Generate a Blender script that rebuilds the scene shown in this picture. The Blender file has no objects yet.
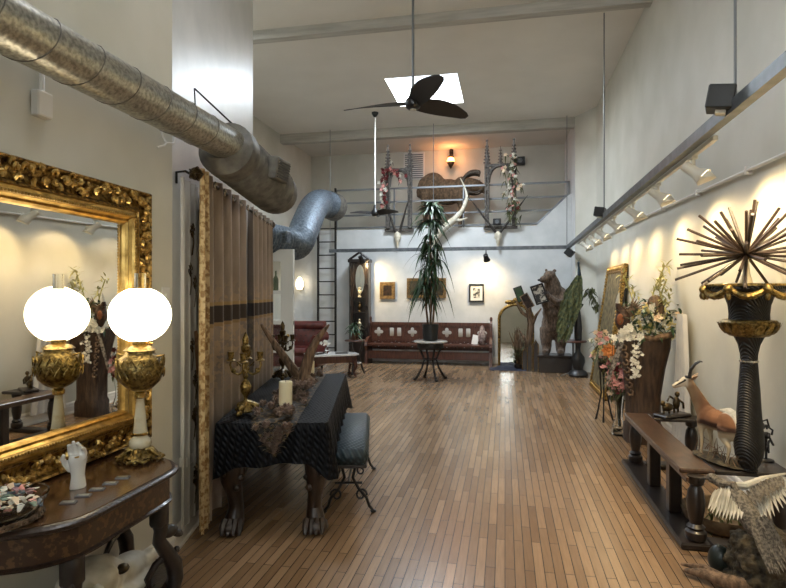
import bpy, bmesh, math, random
from mathutils import Vector, Matrix, noise
R = math.radians; PI = math.pi; TAU = 2*math.pi
SC = bpy.context.scene; COL = SC.collection
random.seed(7)
# ---------------------------------------------------------------- camera
cam_d = bpy.data.cameras.new('camera'); cam = bpy.data.objects.new('camera', cam_d); COL.objects.link(cam)
cam.location = (0, 0, 1.6); cam.rotation_euler = (R(90), 0, R(11.31))
cam_d.sensor_width = 36; cam_d.lens = 560/786*36; cam_d.clip_start = .05; cam_d.clip_end = 100
SC.camera = cam
# ---------------------------------------------------------------- world and exposure
w = bpy.data.worlds.new('overcast sky'); SC.world = w; w.use_nodes = True
w.node_tree.nodes['Background'].inputs[0].default_value = (.80, .90, 1, 1)
w.node_tree.nodes['Background'].inputs[1].default_value = 3.5
SC.view_settings.view_transform = 'Standard'; SC.view_settings.look = 'None'
SC.view_settings.gamma = 1; SC.view_settings.use_curve_mapping = False
SC.view_settings.exposure = 0.5
def area(name, loc, rot, sx, sy, power, col):
    l = bpy.data.lights.new(name, 'AREA'); l.shape = 'RECTANGLE'; l.size = sx; l.size_y = sy
    l.energy = power; l.color = col
    o = bpy.data.objects.new(name, l); o.location = loc; o.rotation_euler = rot; COL.objects.link(o); return o
area('added_front_fill', (-.1, -3.85, 3.3), (R(122), 0, 0), 3.0, 1.6, 62, (.96, .96, .92))  # added fill behind the camera, tilted up to brighten the ceiling
area('added_near_fill', (-1.1, 2.8, 5.25), (0, R(-35), 0), 1.2, 1.6, 46, (.92, .95, 1))  # added fill below the closed ceiling, turned towards the right wall
area('daylight_skylight', (-1.43, 10.3, 5.62), (0, 0, 0), 1.2, 1.4, 210, (.80, .90, 1))
area('added_loft_fill', (-1.5, 12.72, 5.3), (R(20), 0, 0), 3.5, .16, 10, (.85, .92, 1))  # added fill for the loft, hidden behind the beam, no opening above
area('added_side_room_fill', (-4.5, 7.0, 5.33), (0, 0, 0), 1.0, .9, 55, (.80, .90, 1))  # added fill under the side room ceiling, kept out of view
def spot(name, loc, tgt, power, deg=70, col=(1, .74, .40), size=.04, blend=.7):
    l = bpy.data.lights.new(name, 'SPOT'); l.energy = power; l.color = col; l.spot_size = R(deg)
    l.spot_blend = blend; l.shadow_soft_size = size
    o = bpy.data.objects.new(name, l); o.location = loc
    o.rotation_euler = (Vector(tgt)-Vector(loc)).to_track_quat('-Z', 'Y').to_euler(); COL.objects.link(o); return o
# ---------------------------------------------------------------- helpers
F = 560.0
def ray(px, py):
    r = (px-393)/F; return Vector((-.1961+r*.9806, .9806+r*.1961, (294-py)/F))
def at(px, py, X=None, Y=None, Z=None, D=None):
    v = ray(px, py)
    d = X/v.x if X is not None else Y/v.y if Y is not None else (Z-1.6)/v.z if Z is not None else D
    return Vector((v.x*d, v.y*d, 1.6+v.z*d))
def A(t, off, z=0):      # along the slanting window wall
    return Vector((-2.0-.2276*t+off*.974, 3.1+.974*t+off*.2276, z))
WR = R(13.15)
class MB:
    def __init__(s): s.v = []; s.f = []; s.M = Matrix()
    def pos(s, loc=(0, 0, 0), rot=(0, 0, 0), sc=(1, 1, 1)):
        from mathutils import Euler
        s.M = Matrix.Translation(loc) @ Euler(rot).to_matrix().to_4x4() @ Matrix.Diagonal((*sc, 1)); return s
    def add(s, vs, fs):
        n = len(s.v); s.v += [tuple(s.M @ Vector(p)) for p in vs]; s.f += [tuple(i+n for i in f) for f in fs]; return s
    def box(s, a, b, ch=0):
        x0, y0, z0 = a; x1, y1, z1 = b
        if x0 > x1: x0, x1 = x1, x0
        if y0 > y1: y0, y1 = y1, y0
        if z0 > z1: z0, z1 = z1, z0
        if ch <= 0:
            vs = [(x0,y0,z0),(x1,y0,z0),(x1,y1,z0),(x0,y1,z0),(x0,y0,z1),(x1,y0,z1),(x1,y1,z1),(x0,y1,z1)]
            return s.add(vs, [(3,2,1,0),(4,5,6,7),(0,1,5,4),(1,2,6,5),(2,3,7,6),(3,0,4,7)])
        c = min(ch, (x1-x0)/2.1, (y1-y0)/2.1, (z1-z0)/2.1)
        def ring(z, i): return [(x0+c+0*i, y0+i, z), (x1-c, y0+i, z), (x1-i, y0+c, z), (x1-i, y1-c, z), (x1-c, y1-i, z), (x0+c, y1-i, z), (x0+i, y1-c, z), (x0+i, y0+c, z)]
        vs = ring(z0, c*.7)+ring(z0+c, 0)+ring(z1-c, 0)+ring(z1, c*.7)
        fs = [tuple(range(7, -1, -1)), tuple(range(24, 32))]
        for k in range(3):
            for j in range(8): fs.append((k*8+j, k*8+(j+1) % 8, k*8+8+(j+1) % 8, k*8+8+j))
        return s.add(vs, fs)
    def cbox(s, c, d, ch=0):
        return s.box([c[i]-d[i]/2 for i in range(3)], [c[i]+d[i]/2 for i in range(3)], ch)
    def tube(s, pts, rad, n=8, closed=False, flat=1.0):
        pts = [Vector(p) for p in pts]; m = len(pts)
        if not hasattr(rad, '__len__'): rad = [rad]*m
        vs = []; fs = []; up = None
        for i, p in enumerate(pts):
            if closed: t = pts[(i+1) % m]-pts[i-1]
            else: t = pts[min(i+1, m-1)]-pts[max(i-1, 0)]
            if t.length < 1e-9: t = Vector((0, 0, 1))
            t.normalize()
            if up is None: up = t.orthogonal().normalized() if abs(t.z) > .9 else Vector((0, 0, 1)).cross(t).normalized()
            up = (up-t*up.dot(t)); up = up.normalized() if up.length > 1e-6 else t.orthogonal().normalized()
            q = t.cross(up)
            for k in range(n):
                a = TAU*k/n; vs.append(p+(up*math.cos(a)+q*math.sin(a)*flat)*rad[i])
        for i in range(m if closed else m-1):
            for k in range(n):
                a = i*n; b = ((i+1) % m)*n; fs.append((a+k, a+(k+1) % n, b+(k+1) % n, b+k))
        if not closed: fs += [tuple(range(n-1, -1, -1)), tuple(range((m-1)*n, m*n))]
        return s.add(vs, fs)
    def lathe(s, prof, n=20, c=(0, 0, 0)):
        vs = []; fs = []
        for r, z in prof:
            for k in range(n): vs.append((c[0]+max(r, 1e-4)*math.cos(TAU*k/n), c[1]+max(r, 1e-4)*math.sin(TAU*k/n), c[2]+z))
        for i in range(len(prof)-1):
            for k in range(n): fs.append((i*n+k, i*n+(k+1) % n, (i+1)*n+(k+1) % n, (i+1)*n+k))
        fs += [tuple(range(n-1, -1, -1)), tuple(range((len(prof)-1)*n, len(prof)*n))]
        return s.add(vs, fs)
    def ell(s, c, r, n=12, m=8, d=None):
        if not hasattr(r, '__len__'): r = (r, r, r)
        q = Matrix() if d is None else Vector(d).to_track_quat('X', 'Z').to_matrix().to_4x4()
        vs = []; fs = []
        for i in range(m+1):
            ph = PI*i/m
            for k in range(n):
                th = TAU*k/n; rr = max(math.sin(ph), .002)
                vs.append(Vector(c)+q @ Vector((r[0]*rr*math.cos(th), r[1]*rr*math.sin(th), -r[2]*math.cos(ph))))
        for i in range(m):
            for k in range(n): fs.append((i*n+k, i*n+(k+1) % n, (i+1)*n+(k+1) % n, (i+1)*n+k))
        fs += [tuple(range(n-1, -1, -1)), tuple(range(m*n, (m+1)*n))]
        return s.add(vs, fs)
    def prism(s, poly, z0, z1):
        n = len(poly); vs = [(x, y, z0) for x, y in poly]+[(x, y, z1) for x, y in poly]
        fs = [tuple(range(n-1, -1, -1)), tuple(range(n, 2*n))]+[(k, (k+1) % n, n+(k+1) % n, n+k) for k in range(n)]
        return s.add(vs, fs)
    def grid(s, fn, nu, nv, two=False):
        vs = [fn(i/nu, j/nv) for j in range(nv+1) for i in range(nu+1)]
        fs = [(j*(nu+1)+i, j*(nu+1)+i+1, (j+1)*(nu+1)+i+1, (j+1)*(nu+1)+i) for j in range(nv) for i in range(nu)]
        return s.add(vs, fs)
    def holed(s, w, h, hole, t, n=32, c=(0, 0, 0)):   # plate in XZ with a star shaped hole r(theta)
        vs = []
        for y in (-t/2, t/2):
            for k in range(n):
                a = TAU*k/n; ca, sa = math.cos(a), math.sin(a)
                m = min(w/2/max(abs(ca), 1e-6), h/2/max(abs(sa), 1e-6)); vs.append((c[0]+ca*m, c[1]+y, c[2]+sa*m))
            for k in range(n):
                a = TAU*k/n; r = hole(a); vs.append((c[0]+math.cos(a)*r, c[1]+y, c[2]+math.sin(a)*r))
        fs = []
        for k in range(n):
            j = (k+1) % n
            fs += [(k, j, n+j, n+k), (2*n+j, 2*n+k, 3*n+k, 3*n+j), (n+k, n+j, 3*n+j, 3*n+k), (j, k, 2*n+k, 2*n+j)]
        return s.add(vs, fs)
    def leaf(s, p, d, L, w, droop=.3, n=4, up=(0, 0, 1), fold=.15):
        p = Vector(p); d = Vector(d).normalized(); u = Vector(up)
        side = d.cross(u); side = side.normalized() if side.length > .05 else d.orthogonal().normalized()
        vs = []; fs = []
        for i in range(n+1):
            t = i/n; q = p+d*L*t-Vector((0, 0, 1))*droop*L*t*t; ww = w*math.sin(PI*(.08+.92*t)**.8)*.5 if i < n else w*.02
            nn = side.cross(d).normalized()
            vs += [q-side*ww+nn*ww*fold*2, q, q+side*ww+nn*ww*fold*2]
        for i in range(n):
            a = i*3; fs += [(a, a+1, a+4, a+3), (a+1, a+2, a+5, a+4)]
        return s.add(vs, fs)
    def build(s, name, mat=None, parent=None, smooth=True, loc=None, rz=0, ang=40):
        me = bpy.data.meshes.new(name); me.from_pydata(s.v, [], s.f); me.validate(); me.update()
        if mat: me.materials.append(mat)
        if smooth:
            for p in me.polygons: p.use_smooth = True
            try: me.set_sharp_from_angle(angle=R(ang))
            except Exception: pass
        o = bpy.data.objects.new(name, me); COL.objects.link(o)
        if parent: o.parent = parent
        if loc is not None: o.location = loc
        o.rotation_euler.z = rz
        return o
def tag(o, label, cat, group=None, kind=None):
    o['label'] = label; o['category'] = cat
    if group: o['group'] = group
    if kind: o['kind'] = kind
    return o
def thing(name, label, cat, loc=(0, 0, 0), rz=0, group=None):
    o = bpy.data.objects.new(name, None); COL.objects.link(o); o.location = loc; o.rotation_euler.z = rz
    o.empty_display_size = .05
    return tag(o, label, cat, group)
def struct(name, mb, mat, parent=None, smooth=False):
    o = mb.build(name, mat, parent, smooth)
    if not parent: o['kind'] = 'structure'
    return o
def kids(o): return [c for c in o.children]
def copy_tree(o, parent=None):
    c = o.copy(); COL.objects.link(c); c.parent = parent
    for ch in list(o.children): copy_tree(ch, c)
    return c
def blob(name, mb, mat, parent, vox=.015, it=3, disp=0, dsz=.05):
    o = mb.build(name, mat, parent)
    m = o.modifiers.new('r', 'REMESH'); m.mode = 'VOXEL'; m.voxel_size = vox; m.use_smooth_shade = True
    m = o.modifiers.new('s', 'SMOOTH'); m.factor = .6; m.iterations = it
    if disp:
        tx = bpy.data.textures.new(name, 'CLOUDS'); tx.noise_scale = dsz
        m = o.modifiers.new('d', 'DISPLACE'); m.texture = tx; m.strength = disp; m.texture_coords = 'LOCAL'
    return o
# ---------------------------------------------------------------- materials
def N(nt, t, **k):
    n = nt.nodes.new(t)
    for a, b in k.items(): setattr(n, a, b)
    return n
def newmat(name):
    m = bpy.data.materials.new(name); m.use_nodes = True; return m, m.node_tree, m.node_tree.nodes['Principled BSDF']
def coords(nt, sc=(1, 1, 1), rot=(0, 0, 0)):
    tc = N(nt, 'ShaderNodeTexCoord'); mp = N(nt, 'ShaderNodeMapping'); mp.inputs['Scale'].default_value = sc; mp.inputs['Rotation'].default_value = rot
    nt.links.new(tc.outputs['Object'], mp.inputs[0]); return mp.outputs[0]
def ramp(nt, fac, stops):
    r = N(nt, 'ShaderNodeValToRGB'); e = r.color_ramp.elements
    while len(e) < len(stops): e.new(.5)
    for el, (p, c) in zip(e, stops): el.position = p; el.color = (*c, 1)
    nt.links.new(fac, r.inputs[0]); return r.outputs[0]
def mat(name, c1, c2=None, rough=.6, metal=0, scale=8, detail=4, stretch=(1, 1, 1), bump=0, bscale=None, p=(.35, .65), coat=0, em=None, es=0, sheen=0, ior=None, trans=0, kind='noise'):
    m, nt, b = newmat(name)
    b.inputs['Roughness'].default_value = rough; b.inputs['Metallic'].default_value = metal
    b.inputs['Base Color'].default_value = (*c1, 1)
    if c2 or bump:
        v = coords(nt, stretch)
        if kind == 'noise':
            n = N(nt, 'ShaderNodeTexNoise'); n.inputs['Scale'].default_value = scale; n.inputs['Detail'].default_value = detail; out = n.outputs[0]
        elif kind == 'voronoi':
            n = N(nt, 'ShaderNodeTexVoronoi'); n.inputs['Scale'].default_value = scale; out = n.outputs[0]
        else:
            n = N(nt, 'ShaderNodeTexWave'); n.inputs['Scale'].default_value = scale; n.inputs['Distortion'].default_value = 4; out = n.outputs[0]
        nt.links.new(v, n.inputs['Vector'])
        if c2: nt.links.new(ramp(nt, out, [(p[0], c1), (p[1], c2)]), b.inputs['Base Color'])
        if bump:
            if bscale:
                n2 = N(nt, 'ShaderNodeTexNoise'); n2.inputs['Scale'].default_value = bscale; n2.inputs['Detail'].default_value = 5; nt.links.new(v, n2.inputs['Vector']); out = n2.outputs[0]
            bp = N(nt, 'ShaderNodeBump'); bp.inputs['Strength'].default_value = min(1, bump); bp.inputs['Distance'].default_value = .01*max(1, bump)
            nt.links.new(out, bp.inputs['Height']); nt.links.new(bp.outputs[0], b.inputs['Normal'])
    if coat: b.inputs['Coat Weight'].default_value = coat; b.inputs['Coat Roughness'].default_value = .15
    if sheen: b.inputs['Sheen Weight'].default_value = sheen
    if trans: b.inputs['Transmission Weight'].default_value = trans; b.inputs['IOR'].default_value = ior or 1.45
    if em: b.inputs['Emission Color'].default_value = (*em, 1); b.inputs['Emission Strength'].default_value = es
    return m
M = {}
M['plaster'] = mat('white wall paint', (.55, .54, .465), (.63, .615, .545), .55, scale=1.6, bump=.25, bscale=5)
M['plaster_b'] = mat('satin white wall paint', (.58, .60, .60), (.68, .69, .69), .36, scale=3, bump=.35, bscale=6)
M['ceiling'] = mat('ceiling paint', (.74, .71, .65), (.78, .75, .69), .8, scale=1.5)
M['trimw'] = mat('white trim paint', (.70, .69, .66), rough=.4)
M['beamp'] = mat('whitewashed beam', (.40, .38, .34), (.52, .50, .45), .7, scale=6, stretch=(.3, 3, 3), bump=.3)
M['black'] = mat('black paint', (.012, .012, .013), rough=.4)
M['blackm'] = mat('black iron', (.015, .014, .014), (.03, .027, .025), .45, .5, scale=30, bump=.2)
M['steel'] = mat('grey painted steel', (.10, .11, .12), (.16, .17, .18), .45, .6, scale=12)
M['railm'] = mat('brushed railing steel', (.20, .21, .22), rough=.4, metal=.7)
M['galv'] = mat('galvanised steel', (.24, .235, .21), (.50, .49, .43), .36, .85, scale=60, detail=8, bump=.15)
M['galvd'] = mat('dull grey duct metal', (.10, .095, .085), (.19, .18, .155), .6, .35, scale=14, bump=.08)
M['flex'] = mat('blue grey foil duct', (.07, .09, .115), (.17, .205, .24), .55, .6, scale=30, detail=6, bump=1)
M['canw'] = mat('cream enamel lamp housing', (.62, .59, .50), rough=.35)
M['white'] = mat('white enamel', (.75, .74, .70), rough=.35)
M['gold'] = mat('old gilding', (.07, .035, .010), (.46, .29, .085), .40, .85, scale=40, detail=6, bump=.8, p=(.38, .60))
M['goldb'] = mat('bright gilding', (.30, .185, .05), (.58, .39, .13), .34, .9, scale=20, bump=.2)
M['brass'] = mat('embossed brass', (.06, .04, .015), (.33, .23, .075), .36, .85, scale=60, bump=.5, p=(.32, .62))
M['brassp'] = mat('polished brass', (.55, .40, .14), rough=.25, metal=.95)
M['bronze'] = mat('dark bronze', (.03, .02, .012), (.10, .07, .03), .4, .8, scale=30, bump=.4)
M['mirror'] = mat('mirror glass', (.80, .79, .74), rough=.012, metal=1)
M['wood'] = mat('carved dark walnut', (.010, .005, .0035), (.032, .016, .009), .35, scale=9, stretch=(4, 4, 1), bump=.3, bscale=20, coat=.3)
M['woodtop'] = mat('polished brown table top', (.045, .020, .009), (.11, .052, .022), .22, scale=5, stretch=(6, 1, 6), coat=.6)
M['inlay'] = mat('marquetry apron', (.035, .016, .008), (.10, .052, .022), .3, scale=42, p=(.52, .57), coat=.3)
M['pew'] = mat('red brown oak', (.045, .014, .008), (.10, .034, .018), .4, scale=6, stretch=(8, 8, 1), coat=.2)
M['driftw'] = mat('weathered driftwood', (.06, .036, .02), (.27, .17, .10), .75, scale=6, stretch=(6, 6, 1), bump=.8, bscale=22)
M['kneel'] = mat('worn brown bench top', (.04, .02, .012), (.085, .046, .028), .3, scale=7, stretch=(5, 1, 5), coat=.3)
M['blackw'] = mat('black stained wood', (.010, .007, .006), (.022, .014, .011), .35, scale=10, coat=.3)
M['porc'] = mat('cream onyx', (.62, .56, .40), (.40, .27, .12), .2, scale=12, p=(.55, .75), coat=.5)
M['ceram'] = mat('white porcelain', (.70, .69, .65), rough=.18, coat=.5)
M['globe'] = mat('lit opal glass', (.9, .85, .75), rough=.3, em=(1, .86, .62), es=7)
M['glass'] = mat('clear glass', (.95, .97, .96), rough=.03, trans=1, ior=1.3)
M['bone'] = mat('bleached bone', (.50, .44, .32), (.74, .70, .60), .6, scale=9, bump=.5)
M['horn'] = mat('black horn', (.012, .010, .009), (.05, .04, .032), .4, scale=40, stretch=(.3, .3, 3), bump=.5)
M['wax'] = mat('ivory wax', (.78, .70, .48), rough=.4)
M['brownrose'] = mat('dusty dried rose', (.15, .10, .08), (.38, .28, .22), .85, scale=30)
M['stem'] = mat('dark stems', (.03, .03, .015), (.07, .06, .03), .8, scale=20)
M['leafd'] = mat('deep green leaf', (.012, .032, .012), (.04, .085, .03), .42, scale=6)
M['leafo'] = mat('olive leaf', (.05, .065, .02), (.13, .14, .05), .6, scale=9)
M['leafy'] = mat('pale yellow green leaf', (.30, .30, .08), (.58, .52, .22), .6, scale=9)
M['petw'] = mat('white petal', (.85, .83, .74), rough=.7)
M['petp'] = mat('pink petal', (.70, .27, .25), (.85, .48, .42), .7, scale=20)
M['petc'] = mat('cream peach petal', (.85, .62, .42), (.88, .74, .55), .7, scale=15)
M['peto'] = mat('orange petal', (.78, .25, .06), (.85, .38, .12), .7, scale=15)
M['petr'] = mat('dark red petal', (.14, .012, .016), (.22, .03, .03), .7, scale=15)
M['pety'] = mat('yellow petal', (.75, .62, .22), (.82, .72, .36), .7, scale=15)
M['leather'] = mat('oxblood leather', (.07, .012, .010), (.12, .022, .016), .3, scale=8, coat=.3)
M['marble'] = mat('white marble', (.66, .64, .60), (.48, .47, .45), .2, scale=5, p=(.55, .75), coat=.4)
M['soil'] = mat('brown rocky mount', (.018, .014, .009), (.09, .07, .04), .95, scale=22, detail=8, bump=1, bscale=45)
M['stonegrey'] = mat('drape linen', (.50, .50, .50), (.62, .61, .58), .8, scale=5)
M['bluecloth'] = mat('crumpled navy cloth', (.008, .010, .022), (.02, .025, .05), .7, scale=10)
M['terr'] = mat('brown clay', (.12, .06, .035), rough=.7)
M['bluepot'] = mat('black planter', (.012, .013, .014), rough=.4)
M['bear'] = mat('brown bear fur', (.045, .028, .016), (.17, .11, .07), .9, scale=26, stretch=(1.5, 1.5, .6), bump=1, bscale=45, sheen=.2)
M['ram'] = mat('tan ram fur', (.07, .042, .022), (.18, .11, .06), .9, scale=20, bump=1)
M['ramhorn'] = mat('ridged ram horn', (.03, .022, .016), (.10, .075, .05), .6, scale=50, bump=1)
M['poster'] = mat('print on paper', (.60, .58, .52), (.05, .05, .05), .7, scale=14, p=(.46, .56))
M['paint1'] = mat('dark landscape painting', (.01, .01, .007), (.09, .07, .035), .85, scale=7)
M['paint2'] = mat('brown portrait painting', (.006, .004, .003), (.05, .024, .012), .85, scale=12)
M['tapes'] = mat('olive tapestry', (.035, .03, .015), (.20, .16, .08), .6, scale=10, bump=.2)
# floor boards
def floor_mat():
    m, nt, b = newmat('narrow worn oak boards'); L = nt.links.new
    v = coords(nt, (1, 1, 1), (0, 0, R(90)))
    br = N(nt, 'ShaderNodeTexBrick'); br.offset = .37; br.offset_frequency = 2; br.squash = 1
    br.inputs['Scale'].default_value = 1; br.inputs['Brick Width'].default_value = .62; br.inputs['Row Height'].default_value = .056
    br.inputs['Mortar Size'].default_value = .0026; br.inputs['Mortar Smooth'].default_value = .2; br.inputs['Bias'].default_value = 0
    br.inputs['Color1'].default_value = (.20, .125, .068, 1); br.inputs['Color2'].default_value = (.335, .225, .135, 1); br.inputs['Mortar'].default_value = (.03, .016, .008, 1)
    L(v, br.inputs['Vector'])
    g = N(nt, 'ShaderNodeTexNoise'); g.inputs['Scale'].default_value = 5; g.inputs['Detail'].default_value = 6; L(coords(nt, (14, 1.1, 1)), g.inputs['Vector'])
    big = N(nt, 'ShaderNodeTexNoise'); big.inputs['Scale'].default_value = .8; big.inputs['Detail'].default_value = 1; L(coords(nt), big.inputs['Vector'])
    mx = N(nt, 'ShaderNodeMixRGB', blend_type='MULTIPLY'); mx.inputs[0].default_value = 1
    L(br.outputs[0], mx.inputs[1]); L(ramp(nt, g.outputs[0], [(.2, (.84, .83, .82)), (.8, (1.1, 1.09, 1.08))]), mx.inputs[2])
    m2 = N(nt, 'ShaderNodeMixRGB', blend_type='MULTIPLY'); m2.inputs[0].default_value = 1
    L(mx.outputs[0], m2.inputs[1]); L(ramp(nt, big.outputs[0], [(0, (.70, .66, .62)), (1, (1.2, 1.2, 1.22))]), m2.inputs[2])
    L(m2.outputs[0], b.inputs['Base Color'])
    rr = N(nt, 'ShaderNodeMapRange'); rr.inputs['From Min'].default_value = 0; rr.inputs['From Max'].default_value = 1; rr.inputs['To Min'].default_value = .25; rr.inputs['To Max'].default_value = .28
    L(g.outputs[0], rr.inputs['Value']); L(rr.outputs[0], b.inputs['Roughness'])
    bp = N(nt, 'ShaderNodeBump'); bp.inputs['Strength'].default_value = .35; bp.inputs['Distance'].default_value = .003
    s = N(nt, 'ShaderNodeMath', operation='SUBTRACT'); s.inputs[0].default_value = 1; L(br.outputs['Fac'], s.inputs[1]); L(s.outputs[0], bp.inputs['Height']); L(bp.outputs[0], b.inputs['Normal'])
    return m
M['floor'] = floor_mat()
def weave(name, c1, c2, sc, rough=.6, bump=.6, metal=0, rot=R(45)):
    m, nt, b = newmat(name); L = nt.links.new
    v = coords(nt, (1, 1, 1), (rot*.8, rot*.6, rot))
    ck = N(nt, 'ShaderNodeTexWave', wave_type='BANDS', bands_direction='X'); ck.inputs['Scale'].default_value = sc; L(v, ck.inputs['Vector'])
    c2n = N(nt, 'ShaderNodeTexWave', wave_type='BANDS', bands_direction='Y'); c2n.inputs['Scale'].default_value = sc; L(v, c2n.inputs['Vector'])
    mu = N(nt, 'ShaderNodeMath', operation='MULTIPLY'); L(ck.outputs['Fac'], mu.inputs[0]); L(c2n.outputs['Fac'], mu.inputs[1])
    L(ramp(nt, mu.outputs[0], [(.05, c1), (.6, c2)]), b.inputs['Base Color'])
    bp = N(nt, 'ShaderNodeBump'); bp.inputs['Strength'].default_value = bump; bp.inputs['Distance'].default_value = .01; L(mu.outputs[0], bp.inputs['Height']); L(bp.outputs[0], b.inputs['Normal'])
    b.inputs['Roughness'].default_value = rough; b.inputs['Metallic'].default_value = metal
    return m
M['pintuck'] = weave('black pintucked taffeta', (.0012, .0016, .003), (.0045, .006, .010), 11, .5, .8)
M['pintuck'].node_tree.nodes['Principled BSDF'].inputs['Specular IOR Level'].default_value = .15
M['teal'] = weave('teal damask upholstery', (.006, .018, .025), (.020, .042, .055), 10, .5, .5)
def curtain_mat(name, base, base2, gold):
    m, nt, b = newmat(name); L = nt.links.new
    tc = N(nt, 'ShaderNodeTexCoord'); sp = N(nt, 'ShaderNodeSeparateXYZ'); L(tc.outputs['Object'], sp.inputs[0])
    n = N(nt, 'ShaderNodeTexNoise'); n.inputs['Scale'].default_value = 9; n.inputs['Detail'].default_value = 5; L(coords(nt, (1, 1, .4)), n.inputs['Vector'])
    basec = ramp(nt, n.outputs[0], [(.3, base), (.7, base2)])
    vo = N(nt, 'ShaderNodeTexNoise'); vo.inputs['Scale'].default_value = 24; vo.inputs['Detail'].default_value = 2; L(coords(nt, (1, 1, 1)), vo.inputs['Vector'])
    orn = ramp(nt, vo.outputs[0], [(.47, (0, 0, 0)), (.52, (1, 1, 1))])
    def band(lo, hi, sm=.004):
        a = N(nt, 'ShaderNodeMapRange'); a.inputs['From Min'].default_value = lo-sm; a.inputs['From Max'].default_value = lo+sm; L(sp.outputs[2], a.inputs['Value'])
        c = N(nt, 'ShaderNodeMapRange'); c.inputs['From Min'].default_value = hi-sm; c.inputs['From Max'].default_value = hi+sm; c.inputs['To Min'].default_value = 1; c.inputs['To Max'].default_value = 0; L(sp.outputs[2], c.inputs['Value'])
        k = N(nt, 'ShaderNodeMath', operation='MULTIPLY'); L(a.outputs[0], k.inputs[0]); L(c.outputs[0], k.inputs[1]); return k.outputs[0]
    def mix(fac, c1, col):
        x = N(nt, 'ShaderNodeMixRGB'); L(fac, x.inputs[0]); L(c1, x.inputs[1])
        if isinstance(col, tuple): x.inputs[2].default_value = (*col, 1)
        else: L(col, x.inputs[2])
        return x.outputs[0]
    k = N(nt, 'ShaderNodeMath', operation='MULTIPLY'); L(band(.95, 1.62, .12), k.inputs[0]); L(orn, k.inputs[1])
    c = mix(k.outputs[0], basec, gold)
    c = mix(band(1.40, 1.52), c, (.022, .010, .007))
    b1 = mix(band(1.375, 1.40), c, (.30, .19, .08)); b2 = mix(band(1.52, 1.545), b1, (.34, .22, .09))
    L(b2, b.inputs['Base Color']); b.inputs['Roughness'].default_value = .6; b.inputs['Sheen Weight'].default_value = .3
    return m
M['curtain'] = curtain_mat('taupe banded curtain', (.22, .17, .13), (.32, .245, .19), (.38, .27, .17))
M['brocade'] = mat('gold brocade', (.30, .17, .06), (.62, .47, .25), .55, scale=30, p=(.42, .55), bump=.4)
def sheer_mat():
    m, nt, b = newmat('sheer voile'); L = nt.links.new
    b.inputs['Base Color'].default_value = (.62, .60, .55, 1); b.inputs['Roughness'].default_value = .8
    tr = N(nt, 'ShaderNodeBsdfTransparent'); mx = N(nt, 'ShaderNodeMixShader'); mx.inputs[0].default_value = .62
    L(tr.outputs[0], mx.inputs[1]); L(b.outputs[0], mx.inputs[2]); L(mx.outputs[0], nt.nodes['Material Output'].inputs[0]); return m
M['sheer'] = sheer_mat()
def urn_mat():
    m, nt, b = newmat('black ribbed urn'); L = nt.links.new
    w_ = N(nt, 'ShaderNodeTexWave', wave_type='BANDS', bands_direction='DIAGONAL'); w_.inputs['Scale'].default_value = 34; L(coords(nt, (1, 1, 1)), w_.inputs['Vector'])
    b.inputs['Base Color'].default_value = (.008, .008, .009, 1); b.inputs['Roughness'].default_value = .45
    bp = N(nt, 'ShaderNodeBump'); bp.inputs['Strength'].default_value = .8; bp.inputs['Distance'].default_value = .006; L(w_.outputs['Fac'], bp.inputs['Height']); L(bp.outputs[0], b.inputs['Normal']); return m
M['urn'] = urn_mat()
# ---------------------------------------------------------------- the room
H = 5.36
def wallbox(name, p0, p1, z0, z1, m, t=.12):   # inner face from p0 to p1, thickness to the right of that direction
    p0 = Vector(p0); p1 = Vector(p1); d = (p1-p0).normalized(); n = Vector((d.y, -d.x))
    poly = [p0, p1, p1+n*t, p0+n*t]
    return struct(name, MB().prism([(q.x, q.y) for q in poly][::-1], z0, z1), m)
struct('floor', MB().box((-5.3, -4, -.1), (1.95, 15, 0)), M['floor'])
c = MB(); sx0, sx1, sy0, sy1 = -2.06, -.80, 9.57, 11.05
c.box((-5.3, -4.1, H), (sx0, 15, H+.3)).box((sx1, -4.1, H), (1.95, 15, H+.3)).box((sx0, -4.1, H), (sx1, sy0, H+.3)).box((sx0, sy1, H), (sx1, 15, H+.3))
struct('ceiling', c, M['ceiling'])
wallbox('wall_left', (-2.0, 3.1), (-2.0, -4), 0, H, M['plaster'])
e = A(2.27, 0)
wallbox('wall_window', (e.x, e.y), (-2.0, 3.1), 0, H, M['plaster_b'])
wallbox('wall_return', (-5.2, e.y), (e.x-.0, e.y), 0, H, M['plaster'], .1)
wallbox('wall_left_far', (-5.2, 14.6), (-5.2, e.y), 0, H, M['plaster'])
wallbox('wall_right', (1.8, -4), (1.8, 11.8), 0, H, M['plaster'])
wallbox('wall_column', (1.8, 11.8), (1.46, 12.4), 0, H, M['plaster'])
wallbox('wall_right_far', (1.46, 12.4), (1.46, 14.6), 0, H, M['plaster_b'])
wallbox('wall_loft_back', (1.5, 14.6), (-5.3, 14.6), 0, H, M['plaster'])
# wall under the loft, its top stepping up at the right
def xz(mb, poly, y0, y1):
    n = len(poly); vs = [(x, y0, z) for x, z in poly]+[(x, y1, z) for x, z in poly]
    return mb.add(vs, [tuple(range(n)), tuple(range(2*n-1, n-1, -1))]+[((k+1) % n, k, n+k, n+(k+1) % n) for k in range(n)])
struct('wall_back', xz(MB(), [(-5.2, 0), (1.46, 0), (1.46, 3.86), (1.40, 3.82), (.69, 3.15), (-5.2, 3.15)], 13.1, 13.22), M['plaster_b'])
struct('loft_floor', MB().box((-5.2, 13.2, 3.0), (1.46, 14.6, 3.12)), M['steel'])
f = MB().box((-2.0, -4.12, 0), (1.8, -4, 2.4)).box((-2.0, -4.12, 4.1), (1.8, -4, H)).box((-2.0, -4.12, 2.4), (-1.7, -4, 4.1)).box((1.5, -4.12, 2.4), (1.8, -4, 4.1))
struct('wall_front', f, M['plaster'])
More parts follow.
